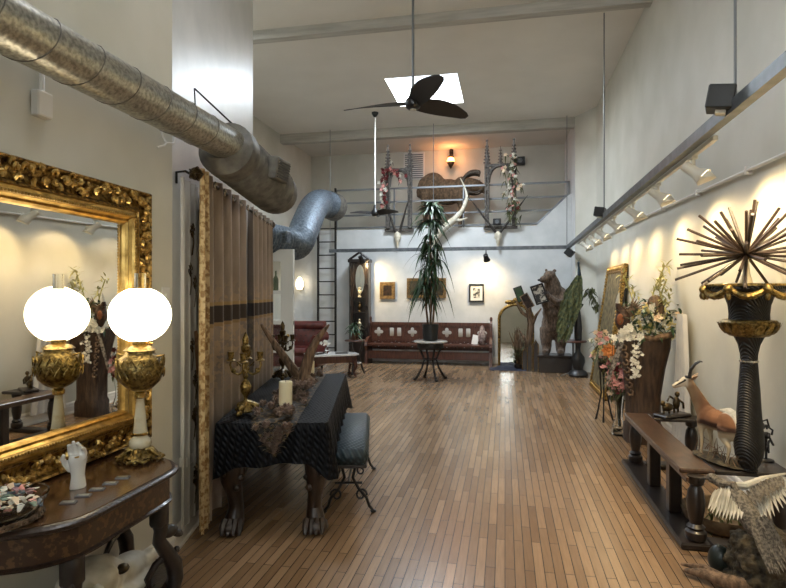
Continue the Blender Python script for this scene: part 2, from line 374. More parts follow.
struct('window_1', MB().box((-1.7, -4.08, 2.4), (1.5, -4.06, 4.1)), M['glass'])
for k, (y, z0, z1, t) in enumerate([(7.45, 5.23, H, .14), (12.42, 5.16, H, .2)]):
    b = MB().box((-5.2 if k == 1 else -5.2, y, z0), (1.8 if k == 0 else 1.46, y+t, z1))
    struct('trim_%d' % (k+1), b, M['beamp'])
def base_prof(mb, p0, p1):
    p0 = Vector((p0[0], p0[1], 0)); p1 = Vector((p1[0], p1[1], 0)); d = (p1-p0).normalized(); n = Vector((-d.y, d.x, 0))
    prof = [(0, 0), (.022, 0), (.022, .02), (.016, .03), (.016, .10), (.012, .108), (.012, .135), (.005, .15), (0, .155)]
    vs = [p0+n*a+Vector((0, 0, z)) for a, z in prof]+[p1+n*a+Vector((0, 0, z)) for a, z in prof]; k = len(prof)
    mb.add(vs, [(i, i+1, k+i+1, k+i) for i in range(k-1)]+[tuple(range(k-1, -1, -1)), tuple(range(k, 2*k))]); return mb
def bs(name, *a):
    mb = MB()
    for p0, p1 in a: base_prof(mb, p0, p1)
    o = struct(name, mb, M['trimw'])
    bm = bmesh.new(); bm.from_mesh(o.data); bmesh.ops.recalc_face_normals(bm, faces=bm.faces); bm.to_mesh(o.data); bm.free()
bs('baseboard_left', ((-2, 3.1), (-2, -4))); bs('baseboard_window', ((e.x, e.y), (-2.0, 3.1)))
bs('baseboard_right', ((1.8, -4), (1.8, 11.8))); bs('baseboard_back', ((1.46, 13.1), (-5.2, 13.1)))
# dark window and its white casing behind the curtains
wm = MB().pos(A(1.0, 0), (0, 0, WR))
wm.box((0, -.85, .55), (.03, -.78, 2.25)).box((0, .78, .55), (.03, .85, 2.25)).box((0, -.85, 2.18), (.035, .85, 2.26)).box((0, -.88, .5), (.05, .88, .56)).box((0, -.02, .56), (.025, .02, 2.18)).box((0, -.8, 1.35), (.025, .8, 1.39))
w2 = struct('window_2', wm, M['trimw'])
struct('pane', MB().pos(A(1.05, 0), (0, 0, WR)).box((.001, -.78, .56), (.008, .78, 2.18)), mat('frosted pane', (.55, .55, .52), rough=.6), w2)
# glazed white door of the side room
dx0, dx1, dy = at(258, 300, Y=7.6).x, at(293, 300, Y=7.6).x, 7.6
zt = 2.24; d = MB(); d.box((dx1-.19, dy, 0), (dx1, dy+.05, zt)).box((dx0, dy, 0), (dx0+.12, dy+.05, zt)).box((dx0-.003, dy-.004, zt-.17), (dx1+.003, dy+.054, zt+.004)).box((dx0+.11, dy+.002, 0), (dx1-.18, dy+.048, .3))
for z in (.75, 1.16, 1.6): d.box((dx0, dy+.005, z), (dx1, dy+.045, z+.05))
d1 = struct('door_1', d, M['trimw'])
struct('pane', MB().box((dx0+.12, dy+.022, .3), (dx1-.19, dy+.028, zt-.17)), M['glass'], d1)
ph = struct('door_handle', MB().pos((dx1-.07, dy-.02, 1.0)).ell((0, 0, 0), .025), M['brassp'], d1)
# tall pale panels on the back wall beside the ladder
# ================================================================ ducts and ceiling hardware
dt = thing('spiral_duct', 'long spiral metal air duct hung along the left wall above the gilt mirror', 'duct', (-1.72, 0, 2.55))
m = MB(); m.tube([(0, -3.9, 0), (0, 3.40, 0)], .104, 28); m.build('slim_duct', M['galv'], dt)
m = MB(); ys = [(-3.6+.235*i) for i in range(29)]
m.tube([(.105*math.cos(TAU*k/20), -3.85+.235*k/20, .105*math.sin(TAU*k/20)) for k in range(590)], .0028, 5)
m.build('spiral_seam', M['galvd'], dt)
m = MB(); pts = []; rad = []
for i in range(97):
    t = i/96; y = 3.36+.86*t; sw = .168+.011*math.cos(i*PI/3); 
    if t > .86: sw *= math.sqrt(max(.1, 1-((t-.86)/.14)**2*.75))
    pts.append((-.04-.16*max(0, t-.86)*3, y, -.03-.14*t)); rad.append(sw)
m.tube(pts, rad, 28); m.build('wide_ribbed_duct', M['galvd'], dt)
m = MB(); m.tube([(-.03, 3.27, -.0), (-.03, 3.30, -.02), (-.04, 3.40, -.03), (-.04, 3.44, -.035)], [.13, .182, .184, .18], 28); m.build('collar', M['galvd'], dt)
m = MB().pos((.12, 3.72, -.07), (0, R(10), 0)); m.box((-.04, -.11, -.075), (.07, .11, .075), .006); r_ = m.build('air_register', M['galvd'], dt, ang=20)
m = MB().pos((.12, 3.72, -.07), (0, R(10), 0))
for i in range(7): m.box((.068, -.095, -.06+.018*i), (.078, .095, -.054+.018*i))
m.build('register_slats', M['black'], r_)
m = MB()
m.tube([(-.22, 3.25, .36), (0.02, 3.50, .10)], .006, 6).tube([(-.22, 3.25, .36), (-.22, 3.27, .12)], .005, 6); m.build('stay_bracket', M['blackm'], dt)
fx = thing('flexible_duct', 'blue grey foil flexible duct climbing to the loft in the far left corner', 'duct', (0, 0, 0))
P = [at(262, 236, D=8.0), at(282, 241, D=8.3), at(297, 244, D=8.8), at(306, 225, D=9.6), at(313, 209, D=10.6), at(320, 203, D=11.8), at(330, 205, D=12.5)]
def smooth_path(P, n):
    out = []
    for i in range(len(P)-1):
        p0 = P[max(i-1, 0)]; p1 = P[i]; p2 = P[i+1]; p3 = P[min(i+2, len(P)-1)]
        for k in range(n):
            t = k/n; out.append(.5*((2*p1)+(p2-p0)*t+(2*p0-5*p1+4*p2-p3)*t*t+(3*p1-p0-3*p2+p3)*t**3))
    return out+[P[-1]]
SP = smooth_path(P, 16); m = MB()
m.tube(SP, [.20+.09*i/len(SP)+(.010 if i % 2 else -.010) for i in range(len(SP))], 24); m.build('foil_hose', M['flex'], fx)
m = MB(); m.tube([P[-1]+Vector((-.02, -.05, 0)), P[-1]+Vector((.04, .25, -.02))], [.315, .315], 24); m.build('dark_collar', M['galvd'], fx)
m = MB().pos(at(277, 237, D=8.05)); m.box((-.16, -.02, -.09), (.16, .14, .09), .01); r_ = m.build('air_register', M['flex'], fx, ang=20)
m = MB().pos(at(277, 237, D=8.05))
for i in range(6): m.box((-.13, -.03, -.065+.022*i), (.13, -.018, -.055+.022*i))
m.build('register_slats', M['black'], r_)
# ---- small wall hardware on the left wall
jb = thing('junction_box', 'small off-white electrical box on left wall under the duct', 'electrical box', at(38, 105, X=-2.0))
MB().box((0, -.042, -.055), (.042, .042, .055), .006).build('box_cover', M['trimw'], jb, ang=20)
MB().tube([(.02, 0, .06), (.02, 0, .35)], .011, 8).build('conduit', M['trimw'], jb)
sw = thing('wall_switch', 'small brass rimmed switch plate on left wall behind the lit lamp', 'switch', at(165, 297, X=-1.999))
MB().box((0, -.04, -.06), (.008, .04, .06), .003).build('plate', M['trimw'], sw, ang=20); MB().box((.008, -.01, -.022), (.016, .01, .022)).build('toggle', M['white'], sw)
hk = thing('wall_hook', 'small clear hook and cord on left wall just under the duct', 'hook', at(162, 143, X=-1.999))
MB().tube([(0, -.03, .1), (.02, -.02, .03), (.03, 0, 0), (.05, -.05, -.03), (.03, -.09, -.05)], .006, 6).tube([(.03, 0, 0), (.04, .06, .01), (.03, .09, .05)], .006, 6).build('hook_wire', M['trimw'], hk)
# ---- suspended steel beam, along the right and across the back
def zb(y): return 2.55+.0105*(12.3-y)
sb = thing('suspended_steel_beam', 'long dark steel lighting beam suspended along the right and across the back', 'beam', (0, 0, 0))
m = MB(); y0, y1 = 1.2, 12.3
for a, b_, c_ in ((-.03, .03, 0), ):
    m.add([(1.27, y0, zb(y0)), (1.33, y0, zb(y0)), (1.33, y1, zb(y1)), (1.27, y1, zb(y1)), (1.27, y0, zb(y0)+.075), (1.33, y0, zb(y0)+.075), (1.33, y1, zb(y1)+.075), (1.27, y1, zb(y1)+.075)], [(3,2,1,0),(4,5,6,7),(0,1,5,4),(1,2,6,5),(2,3,7,6),(3,0,4,7)])
m.build('side_beam', M['steel'], sb, smooth=False)
MB().box((-3.95, 12.27, 2.55), (1.33, 12.33, 2.625)).build('cross_beam', M['steel'], sb, smooth=False)
m = MB(); m.add([(1.335, 4.0, zb(4)-.03), (1.365, 4.0, zb(4)-.03), (1.365, 11, zb(11)-.03), (1.335, 11, zb(11)-.03), (1.335, 4.0, zb(4)), (1.365, 4.0, zb(4)), (1.365, 11, zb(11)), (1.335, 11, zb(11))], [(3,2,1,0),(4,5,6,7),(0,1,5,4),(1,2,6,5),(2,3,7,6),(3,0,4,7)])
m.build('lamp_track', M['canw'], sb, smooth=False)
for y, lab in ((3.55, 0), (7.9, 0)):
    MB().tube([(1.3, y, zb(y)+.07), (1.3, y, H if y != 7.9 else H)], .008, 8).build('suspension_rod', M['railm'], sb)
for x in (1.28, -1.55, -3.93): MB().tube([(x, 12.3, 2.6), (x, 12.3, H)], .008, 6).build('suspension_rod', M['railm'], sb)
heads = [4.44, 5.41, 6.41, 7.47, 8.4, 9.2, 10.1]
pos = ['nearest the camera, largest in view', 'second from the camera', 'third from the camera', 'fourth from the camera', 'fifth from the camera', 'sixth from the camera', 'farthest from the camera, nearest the bear']
AIM = Vector((.64, -.40, -.60)).normalized()
def spotlight(y):
    t = thing('track_spotlight', '', 'spotlight', (1.35, y, zb(y)-.03), 0, 'cream track spotlights along the right beam')
    MB().tube([(0, 0, 0), (.0, 0, -.05), (.01, 0, -.09)], .012, 8).box((-.02, -.03, -.02), (.02, .03, 0)).build('swivel_arm', M['canw'], t)
    o = Vector((-.01, 0, -.10)); m = MB()
    m.tube([o-AIM*.075, o-AIM*.07, o-AIM*.02, o+AIM*.03, o+AIM*.05, o+AIM*.10, o+AIM*.115, o+AIM*.10], [.012, .034, .037, .039, .048, .068, .069, .06], 20)
    m.build('housing', M['canw'], t)
    MB().tube([o+AIM*.095, o+AIM*.103], [.058, .058], 18).build('bulb', M['bulb'], t)
    return t
M['bulb'] = mat('lit reflector bulb', (.9, .85, .7), em=(1, .82, .55), es=5)
proto = spotlight(heads[0])
for i, y in enumerate(heads):
    o = proto if i == 0 else copy_tree(proto)
    o.location = (1.35, y, zb(y)-.03); o['label'] = 'cream track spotlight on the right-hand beam, %s' % pos[i]
    p = Vector((1.35, y, zb(y)-.13))+AIM*.135
    spot('spot_%d' % i, p, p+Vector((.40, -.15, -.9)), [115, 95, 70, 58, 50, 42, 40][i], 150, blend=1)
spot('spot_near', (1.3, 3.3, 2.45), (1.72, 3.6, 1.2), 95, 150)
def small_spot(px, py, lab, tx):
    p = at(px, py, Y=12.3)
    t = thing('small_spotlight', lab, 'spotlight', (p.x, 12.3, 2.55))
    MB().tube([(0, 0, 0), (0, 0, -.1)], .012, 8).build('arm', M['blackm'], t)
    d = Vector((.2, .6, -.75)).normalized(); o = Vector((0, 0, -.15))
    MB().tube([o-d*.07, o-d*.06, o+d*.02, o+d*.09], [.02, .05, .055, .075], 16).build('housing', M['blackm'], t)
    q = Vector((p.x, 12.38, 2.32)); spot('spot_back', q, (tx, 13.1, 1.55), 50, 130, blend=1)
small_spot(486, 259, 'small black spotlight on cross beam right of the pictures', -.6)
small_spot(361, 259, 'small black spotlight on cross beam above the tall dark cabinet', -3.0)

for px, py, y, s, lab in ((720, 103, 3.6, .11, 'black speaker box on the side beam near the camera, larger one'), (603, 221, 7.9, .10, 'black speaker box halfway along the side beam'), (577, 262, 12.15, .12, 'small black tilted box at the far corner of the beams')):
    t = thing('beam_speaker', lab, 'speaker', (1.26 if y < 12 else 1.33, y, zb(y)+(.10 if y < 12 else -.1)))
    m = MB().pos((0, 0, 0), (0, R(10 if y < 12 else 40), R(-20))); m.box((-s*.8, -s*.7, -s*.62), (s*.5, s*.7, s*.62), .008)
    m.build('cabinet', M['black'], t, ang=20)
    MB().pos((0, 0, 0), (0, R(10 if y < 12 else 40), R(-20))).box((-s*.3, -s*.3, -s*.8), (s*.2, s*.3, -s*.6)).build('bracket', M['canw'], t)
rail = thing('picture_rail_cable', 'thin white cable rail running high along the right wall', 'cable', (0, 0, 0))
P = [Vector((1.77, y, 2.49+(.16)*min(1, max(0, (y-3.5)/6)))) for y in (1.5, 3.5, 5.5, 8, 11, 11.7)]
MB().tube(P, .014, 8).build('conduit', M['trimw'], rail)
for i, y in enumerate((3.9, 4.6, 5.7, 6.9, 8.3, 9.8)):
    z = 2.49+.16*min(1, max(0, (y-3.5)/6)); MB().box((1.75, y-.012, z-.03), (1.8, y+.012, z+.03)).build('clip', M['white'], rail)
# ---- ceiling fans
def blade(ang, r0, r1, wid):
    def fn(u, v):
        r = r0+(r1-r0)*v; c = wid*(.55+.75*math.sin(PI*min(1, v*.9+.12)))*(1 if v < .93 else 1-.45*(v-.93)/.07)
        x = (u-.5)*c; tw = R(32-14*v); sweep = -.02*math.sin(PI*v*.8)
        p = Vector((r, x*math.cos(tw)+sweep, x*math.sin(tw)*-1+.02*math.sin(PI*v)))
        return Matrix.Rotation(ang, 3, 'Z') @ p
    m = MB(); m.grid(fn, 5, 14); n = len(m.v)
    q = MB(); q.v = list(m.v)+[(a, b, c-.008) for a, b, c in m.v]; q.f = list(m.f)+[tuple(i+n for i in f[::-1]) for f in m.f]
    ring = [i for i in range(6)]+[6*j+5 for j in range(1, 15)]+[6*14+i for i in range(4, -1, -1)]+[6*j for j in range(13, 0, -1)]
    for i in range(len(ring)): a, b = ring[i], ring[(i+1) % len(ring)]; q.f.append((b, a, a+n, b+n))
    return q
def fan(name, lab, hub, dirs, L, wid, rodm):
    t = thing(name, lab, 'fan', hub)
    MB().tube([(0, 0, .12), (0, 0, H-hub.z)], .014, 10).build('down_rod', rodm, t)
    MB().lathe([(.07, H-hub.z), (.07, H-hub.z-.03), (.03, H-hub.z-.09), (.015, H-hub.z-.1)][::-1], 16).build('canopy', M['black'], t)
    MB().lathe([(.0, -.07), (.05, -.07), (.075, -.05), (.085, -.02), (.08, .03), (.055, .06), (.035, .10), (.03, .14), (.018, .17)], 24).build('motor_hub', M['black'], t)
    MB().lathe([(0, -.082), (.03, -.082), (.035, -.07), (0, -.068)], 16).build('hub_cap', M['canw'], t)
    for u, v in dirs:
        a = math.atan2(u*.1961+v*.9806, u*.9806-v*.1961); blade(a, .05, L, wid).build('blade', M['black'], t)
    return t
fan('ceiling_fan', 'large black three-bladed ceiling fan below the skylight', at(413, 103, D=6.01), [(.32, -.95), (.8, .6), (-.96, .28)], .79, .17, M['railm'])
fan('ceiling_fan', 'small distant black ceiling fan on a white rod near the loft', at(375, 213, D=11.6), [(-.99, -.1), (.9, -.35), (.1, 1)], .52, .14, M['white'])
# ================================================================ loft
rl = thing('loft_railing', 'grey steel pipe railing along the loft edge', 'railing', (0, 13.16, 3.15))
xa, xb = -4.05, 1.41
for x in (xa, xb-.0): MB().box((x-.025, -.02, 0 if x < 0 else .62), (x+.025, .03, 1.0)).build('post', M['railm'], rl, smooth=False)
for x in (-2.6, -.95): MB().box((x-.018, -.02, 0), (x+.018, .02, .98)).build('post', M['railm'], rl, smooth=False)
for z, x1 in ((.98, xb), (.66, xb), (.36, 1.05), (.06, .72)): MB().box((xa, -.02, z-.025), (x1, .02, z+.015)).build('rail', M['railm'], rl, smooth=False)
def bar(mb, a, b, r=.02): return mb.tube([a, b], r, 6)
bar(MB(), (.72, 0, .05), (xb, 0, .72), .022).build('sloping_rail', M['railm'], rl); bar(MB(), (.88, .25, .05), (xb, .25, .60), .02).build('sloping_rail', M['railm'], rl)
ld = thing('wall_ladder', 'narrow black steel ladder leading up to the loft on the far left', 'ladder', (-4.23, 12.98, 0))
for x in (-.22, .22): MB().box((x-.02, -.03, 0), (x+.02, .03, 3.55 if x < 0 else 4.15)).build('stile', M['blackm'], ld, smooth=False)
for i in range(11): MB().tube([(-.2, 0, .3+.32*i), (.2, 0, .3+.32*i)], .015, 8).build('rung', M['blackm'], ld)
def strip_poly(mb, P, w): return mb.tube(P, w, 6)
def flower(mb, c, r, n=6, up=Vector((0, 0, 1)), layers=2):
    c = Vector(c); q = Vector(up).normalized().to_track_quat('Z', 'Y').to_matrix()
    for l in range(layers):
        rr = r*(1-.38*l); tilt = .35+.45*l
        for k in range(n):
            a = TAU*(k+.5*l)/n; d = Vector((math.cos(a), math.sin(a), 0)); s = Vector((-d.y, d.x, 0)); z = Vector((0, 0, 1))
            p = [Vector(), d*rr*.55-s*rr*.38+z*rr*tilt*.3, d*rr+z*rr*tilt, d*rr*.55+s*rr*.38+z*rr*tilt*.3]
            mb.add([c+q @ x for x in p], [(0, 1, 2, 3)])
    mb.ell(c+q @ Vector((0, 0, r*.15)), r*.22, 6, 4)
    return mb
def rv(s=1): return Vector((random.uniform(-s, s), random.uniform(-s, s), random.uniform(-s, s)))
def cluster(parent, name, mats, spots_, r, jitter=.0, up=None, n=5):
    out = []
    for i, p in enumerate(spots_):
        mm = mats[i % len(mats)] if isinstance(mats, list) else mats
        m = MB(); u = up or (rv()+Vector((-.5, -1, .3)))
        flower(m, (0, 0, 0), r*random.uniform(.75, 1.25), n, u)
        out.append(m.build(name, mm, parent, smooth=False, loc=Vector(p)+rv(jitter)))
    return out
def gothic(px0, px1, lab, three, flowers):
    a = at(px0, 222, Y=13.0); b = at(px1, 222, Y=13.0); wdt = b.x-a.x; cx = (a.x+b.x)/2
    t = thing('gothic_arch', lab, 'arch', (cx, 13.0, 3.15)); m_ = M['archm']
    hh = 1.5
    MB().box((-wdt/2-.08, .0, -.06), (wdt/2+.08, .16, 0)).build('base_rail', m_, t, smooth=False)
    for s in (-1, 1):
        m = MB(); x = s*wdt/2
        m.box((x-.05, -.05, 0), (x+.05, .05, .35), .01)
        for dx, dy in ((-.03, -.03), (.03, -.03), (-.03, .03), (.03, .03)): m.tube([(x+dx, dy, .35), (x+dx, dy, 1.35)], .026, 6)
        m.box((x-.055, -.055, .82), (x+.055, .055, .9), .01).box((x-.055, -.055, 1.33), (x+.055, .055, 1.4), .01)
        m.build('pillar', m_, t, ang=25)
        m = MB(); m.tube([(x, 0, 1.38), (x, 0, 1.55), (x, 0, 1.95)], [.06, .045, .012], 6)
        for k in range(6):
            z = 1.45+.075*k; r = .065-.008*k
            for q in range(4): m.ell((x+r*math.cos(q*PI/2+.4), r*math.sin(q*PI/2+.4), z),   .024, 6, 4)
        m.ell((x, 0, 1.96), .03, 6, 4); m.build('spire', m_, t)
    m = MB()
    for s in (-1, 1):
        P = [(s*(wdt/2-.03)*(1-(k/8)**2.0), 0, 1.0+.38*math.sin(PI/2*k/8)) for k in range(9)]
        m.tube(P, .045, 6)
        for k in range(1, 8): m.ell((P[k][0]+s*.03, 0, P[k][2]+.03), .022, 6, 4)
    m.box((-wdt/2, -.03, 1.36), (wdt/2, .03, 1.42)); m.build('pointed_arch', m_, t)
    if three:
        m = MB(); m.tube([(0, 0, 1.4), (0, 0, 1.6), (0, 0, 1.82)], [.04, .025, .005], 6)
        for k in range(5):
            for q in range(4): m.ell(((.05-.007*k)*math.cos(q*PI/2), (.05-.007*k)*math.sin(q*PI/2), 1.45+.07*k), .014, 6, 4)
        m.build('spire', m_, t)
    return t, wdt
M['archm'] = mat('aged dark tracery', (.035, .03, .027), (.14, .125, .11), .7, scale=25)
g1, wd = gothic(388, 410, 'narrow dark gothic arch on the loft with dark red flowers, left of the ram', False, 0)
fl = thing('flower_garland', 'dark red flower garland draped on the left gothic arch', 'flowers', (g1.location.x, 12.9, 3.15))
S = []
for k in range(70):
    t_ = random.random()
    S.append((-wd/2-.08+(wd)*max(0, t_-.45)*1.6+random.gauss(0, .05), random.uniform(-.06, .04), .55+1.6*min(t_, .5)+random.gauss(0, .07)-(max(0, t_-.75)*.8)))
cluster(fl, 'blossom', [M['petr'], M['petr'], M['petw'], M['petr'], M['petp']], S, .055)
m = MB()
for p in S: m.leaf(p, rv(), .12, .03, .5, 3)
m.build('leaves', M['stem'], fl, smooth=False)
g2, wd2 = gothic(487, 514, 'dark gothic arch on the loft with three spires, right of the ram', True, 0)
fl = thing('flower_garland', 'long white and pink flower garland trailing down the right gothic arch', 'flowers', (g2.location.x+wd2/2, 12.9, 3.15))
S = [(random.gauss(-.03, .09), random.uniform(-.06, .04), z) for z in [1.6-1.5*i/69 for i in range(70)]]
cluster(fl, 'blossom', [M['petw'], M['petc'], M['petp'], M['petw']], S[:50], .05); cluster(fl, 'blossom', [M['petr'], M['petp'], M['leafo']], S[50:62], .05)
m = MB()
for p in S:
    for _ in range(2): m.leaf(p, rv()+Vector((0, 0, -.4)), .15, .035, .6, 3)
m.build('leaves', M['leafo'], fl, smooth=False)
# ram
rm = thing('mounted_ram', 'taxidermy brown ram with big curled horns standing on the loft', 'animal mount', (at(446, 220, Y=13.9).x, 13.85, 3.12), 0)
rm.scale = (1, 1, 1.28)
m = MB()
m.ell((-.32, 0, .88), (.34, .22, .30)).ell((.05, 0, .78), (.38, .20, .26)).ell((.38, 0, .80), (.22, .19, .28)).ell((-.5, 0, .86), (.22, .18, .25))
m.tube([(.42, 0, .85), (.6, -.02, .90), (.78, -.04, .88)], [.19, .15, .12], 12).tube([(.74, -.03, .90), (.95, -.06, .80), (1.05, -.07, .74)], [.115, .09, .055], 12)
for x, y in ((-.5, -.11), (-.5, .11), (.35, -.1), (.35, .1)): m.tube([(x, y, .75), (x+.03*(1 if x > 0 else -1), y, .45), (x, y, .22), (x, y, .02)], [.12, .07, .045, .05], 8)
m.tube([(.5, 0, .75), (.5, 0, .5)], [.09, .03], 8); m.ell((-.70, 0, .80), (.05, .04, .12))
blob('body', m, M['ram'], rm, .03)
for s in (-1, 1):
    P = []; rr = []
    for k in range(26):
        a = R(60)+R(300)*k/25; P.append((.76+.27*math.cos(a)-.06, s*(.06+.12*k/25)-.03, 0.93+.20*math.sin(a))); rr.append(.055*(1-k/28))
    MB().tube(P, rr, 10).build('horn', M['ramhorn'], rm)
    MB().leaf((.84, s*.1-.04, .95), (-.3, s, .1), .14, .06, .2).build('ear', M['ram'], rm)
    MB().ell((.93, s*.06-.05, .86), .014, 8, 6).build('eye', M['black'], rm)
# lantern
p = at(451, 163, Y=14.5)
ln = thing('loft_lantern', 'small glowing amber wall lantern above the ram on the loft', 'lamp', (p.x, 14.6, p.z))
MB().tube([(0, 0, .3), (0, -.1, .36), (0, -.16, .30), (0, -.16, .2)], .015, 8).box((-.05, -.02, .2), (.05, 0, .42)).build('bracket', M['blackm'], ln)
MB().lathe([(.02, .22), (.09, .14), (.085, .12)][::-1], 10, (0, -.16, 0)).lathe([(.0, -.17), (.02, -.14), (.04, -.11), (.1, -.0), (.1, .01)], 10, (0, -.16, 0)).build('metal_cage', M['blackm'], ln)
MB().lathe([(.035, -.10), (.09, 0), (.10, .05), (.07, .13)], 12, (0, -.16, 0)).build('amber_glass', mat('lit amber glass', (.9, .4, .1), em=(1, .36, .10), es=7), ln)
pl = bpy.data.lights.new('lantern_light', 'POINT'); pl.energy = 9; pl.color = (1, .40, .14); pl.shadow_soft_size = .05
po = bpy.data.objects.new('lantern_light', pl); po.location = (p.x, 14.25, p.z+.05); COL.objects.link(po)
p = at(414, 166, Y=14.58)
vt = thing('wall_vent', 'grey louvred vent on the loft back wall', 'vent', (p.x, 14.6, p.z))
MB().box((-.28, -.03, -.36), (.28, 0, .36), .01).build('frame', M['trimw'], vt, ang=20)
m = MB()
for i in range(12): m.box((-.24, -.04, -.33+.055*i), (.24, -.032, -.30+.055*i))
m.build('louvres', M['steel'], vt)
for px, py, Y, lab, s in ((520, 161, 14.5, 'small black speaker high on the loft back wall', .12), (497, 222, 12.95, 'small black box on the loft edge under the right gothic arch', .09)):
    p = at(px, py, Y=Y); t = thing('small_speaker', lab, 'speaker', p)
    MB().box((-s, -.08, -s*.8), (s, .08, s*.8), .01).build('cabinet', M['black'], t, ang=20); MB().lathe([(.0, 0), (s*.5, 0), (s*.5, .01)], 14).pos().build('driver', M['steel'], t).rotation_euler = (R(90), 0, 0)
    [setattr(c_, 'location', (0, -.08, 0)) for c_ in t.children if c_.name.startswith('driver')]
# horned skulls on the white band
def skull(px, lab, spread):
    p = at(px, 240, Y=13.06); t = thing('horned_skull', lab, 'skull', p)
    m = MB(); m.ell((0, -.06, .10), (.085, .07, .10)).ell((0, -.07, 0), (.05, .05, .12)).ell((0, -.06, -.12), (.035, .035, .10)).ell((-.06, -.05, .06), (.035, .035, .04)).ell((.06, -.05, .06), (.035, .035, .04))
    blob('skull_bone', m, M['bone'], t, .014)
    for s in (-1, 1):
        MB().tube([(s*.04, -.06, .16), (s*.04+s*spread*.4, -.10, .16+.32), (s*.04+s*spread*.75, -.14, .16+.62), (s*.04+s*spread, -.16, .98)], [.032, .026, .018, .006], 10).build('horn', M['horn'], t)
skull(398, 'pale horned antelope skull with steep narrow horns, under the left arch', .26)
skull(498, 'pale horned antelope skull with widely spread horns, under the right arch', .62)
p = at(441, 232, Y=12.95)
an = thing('curved_antler', 'large pale curved antler mounted beside the tall plant top', 'antler', p)
P = [Vector(q) for q in ((-.2, 0, -.5), (-.12, -.03, -.15), (.10, -.05, .10), (.32, -.08, .28), (.50, -.12, .48), (.60, -.12, .75), (.55, -.1, 1.0), (.45, -.1, 1.22))]
MB().tube(smooth_path(P, 5), [.05, .06, .07, .075, .08, .085, .085, .085, .085, .08, .08, .08, .08, .08, .075, .07, .065, .06, .055, .05, .048, .046, .044, .042, .04, .036, .032, .028, .024, .02, .018, .016, .014, .012, .01, .006], 10).build('main_beam', M['bone'], an)
MB().tube([(.3, -.08, .28), (.45, -.1, .25), (.62, -.1, .30)], [.05, .03, .008], 8).build('tine', M['bone'], an)
# ================================================================ back wall
M['bronze2'] = mat('dull brown gilt', (.14, .08, .03), (.34, .22, .09), .5, .5, scale=20, bump=.3)
def picture(px0, py0, px1, py1, Y, lab, fm, pm, fw=.06, matw=0):
    a = at(px0, py1, Y=Y); b = at(px1, py0, Y=Y); t = thing('framed_picture', lab, 'picture', ((a.x+b.x)/2, Y+.02, (a.z+b.z)/2))
    w_, h_ = (b.x-a.x)/2, (b.z-a.z)/2; m = MB()
    for i, (d0, y) in enumerate(((0, -.05), (fw*.5, -.03))):
        d1 = d0+fw*.5
        m.box((-w_+d0, y, -h_+d0), (-w_+d1, .0, h_-d0)).box((w_-d1, y, -h_+d0), (w_-d0, 0, h_-d0)).box((-w_+d1, y, h_-d1), (w_-d1, 0, h_-d0)).box((-w_+d1, y, -h_+d0), (w_-d1, 0, -h_+d1))
    m.build('frame', fm, t, smooth=False)
    if matw: MB().box((-w_+fw, -.012, -h_+fw), (w_-fw, -.002, h_-fw)).build('mount_board', M['white'], t, smooth=False)
    MB().box((-w_+fw+matw, -.016, -h_+fw+matw), (w_-fw-matw, -.004, h_-fw-matw)).build('canvas', pm, t, smooth=False)
    return t
picture(380, 282, 395, 299, 13.07, 'small square dark portrait in a brown gilt frame, leftmost over the pew', M['bronze2'], M['paint2'], .08)
picture(407, 278, 446, 298, 13.07, 'wide gilt framed landscape behind the tall plant', M['bronze2'], M['paint1'], .07)
picture(469, 284, 484, 302, 13.07, 'small black framed print with white mount, right over the pew', M['black'], M['poster'], .035, .06)
# pew
pw = thing('church_pew', 'long red brown church pew against the back wall', 'pew', (-1.72, 12.72, 0))
Wp = 2.82; PW = M['pew']
for s in (-1, 1):
    m = MB().pos((s*Wp/2, 0, 0)); poly = [(-.26, 0), (.28, 0), (.28, .95), (.20, 1.0), (.16, .92), (.14, .62), (-.05, .60), (-.24, .50), (-.27, .42), (-.2, .3), (-.24, .1)]
    k = len(poly); m.add([(-.03, a, b) for a, b in poly]+[(.03, a, b) for a, b in poly], [tuple(range(k)), tuple(range(2*k-1, k-1, -1))]+[((i+1) % k, i, k+i, k+(i+1) % k) for i in range(k)])
    m.ell((0, .22, 1.02), (.035, .05, .06), 8, 6); m.build('end_panel', PW, pw, smooth=False)
MB().box((-Wp/2, -.24, .42), (Wp/2, .16, .46)).build('seat', PW, pw, smooth=False)
MB().box((-Wp/2, -.18, .12), (Wp/2, -.14, .30)).build('front_board', PW, pw, smooth=False)
m = MB(); m.box((-Wp/2, .18, .86), (Wp/2, .24, .94)).box((-Wp/2, .19, .50), (Wp/2, .23, .56)).box((-Wp/2, .19, .30), (Wp/2, .23, .36))
np_ = 7; pwid = Wp/np_
for i in range(np_+1): m.box((-Wp/2+i*pwid-.03, .185, .30), (-Wp/2+i*pwid+.03, .235, .88))
m.build('back_frame', PW, pw, smooth=False)
for i in range(np_):
    cx = -Wp/2+(i+.5)*pwid; m = MB()
    if i % 2 == 0: m.holed(pwid-.05, .31, lambda a: .055+.055*abs(math.cos(2*a)), .02, 48, (cx, .21, .71))
    else:
        for s in (-1, 1): m.holed((pwid-.05)/2, .31, lambda a: min(.055/max(abs(math.cos(a)), .01), .11/max(abs(math.sin(a)), .01))*.9, .02, 36, (cx+s*(pwid-.05)/4, .21, .71))
    m.build('tracery_panel', PW, pw, smooth=False)
    m = MB()
    for s in (-1, 1): m.holed((pwid-.05)/2, .14, lambda a: .04, .02, 24, (cx+s*(pwid-.05)/4, .21, .43))
    m.build('lower_panel', PW, pw, smooth=False)
tz = thing('tapestry_bag', 'patterned cloth bag leaning at the right end of the pew', 'bag', (-.50, 12.70, .46))
m = MB(); m.ell((0, 0, .17), (.10, .09, .18)).ell((0, 0, .34), (.06, .05, .1)); blob('bag', m, mat('patterned cloth', (.10, .05, .05), (.42, .34, .30), .8, scale=18), tz, .02)
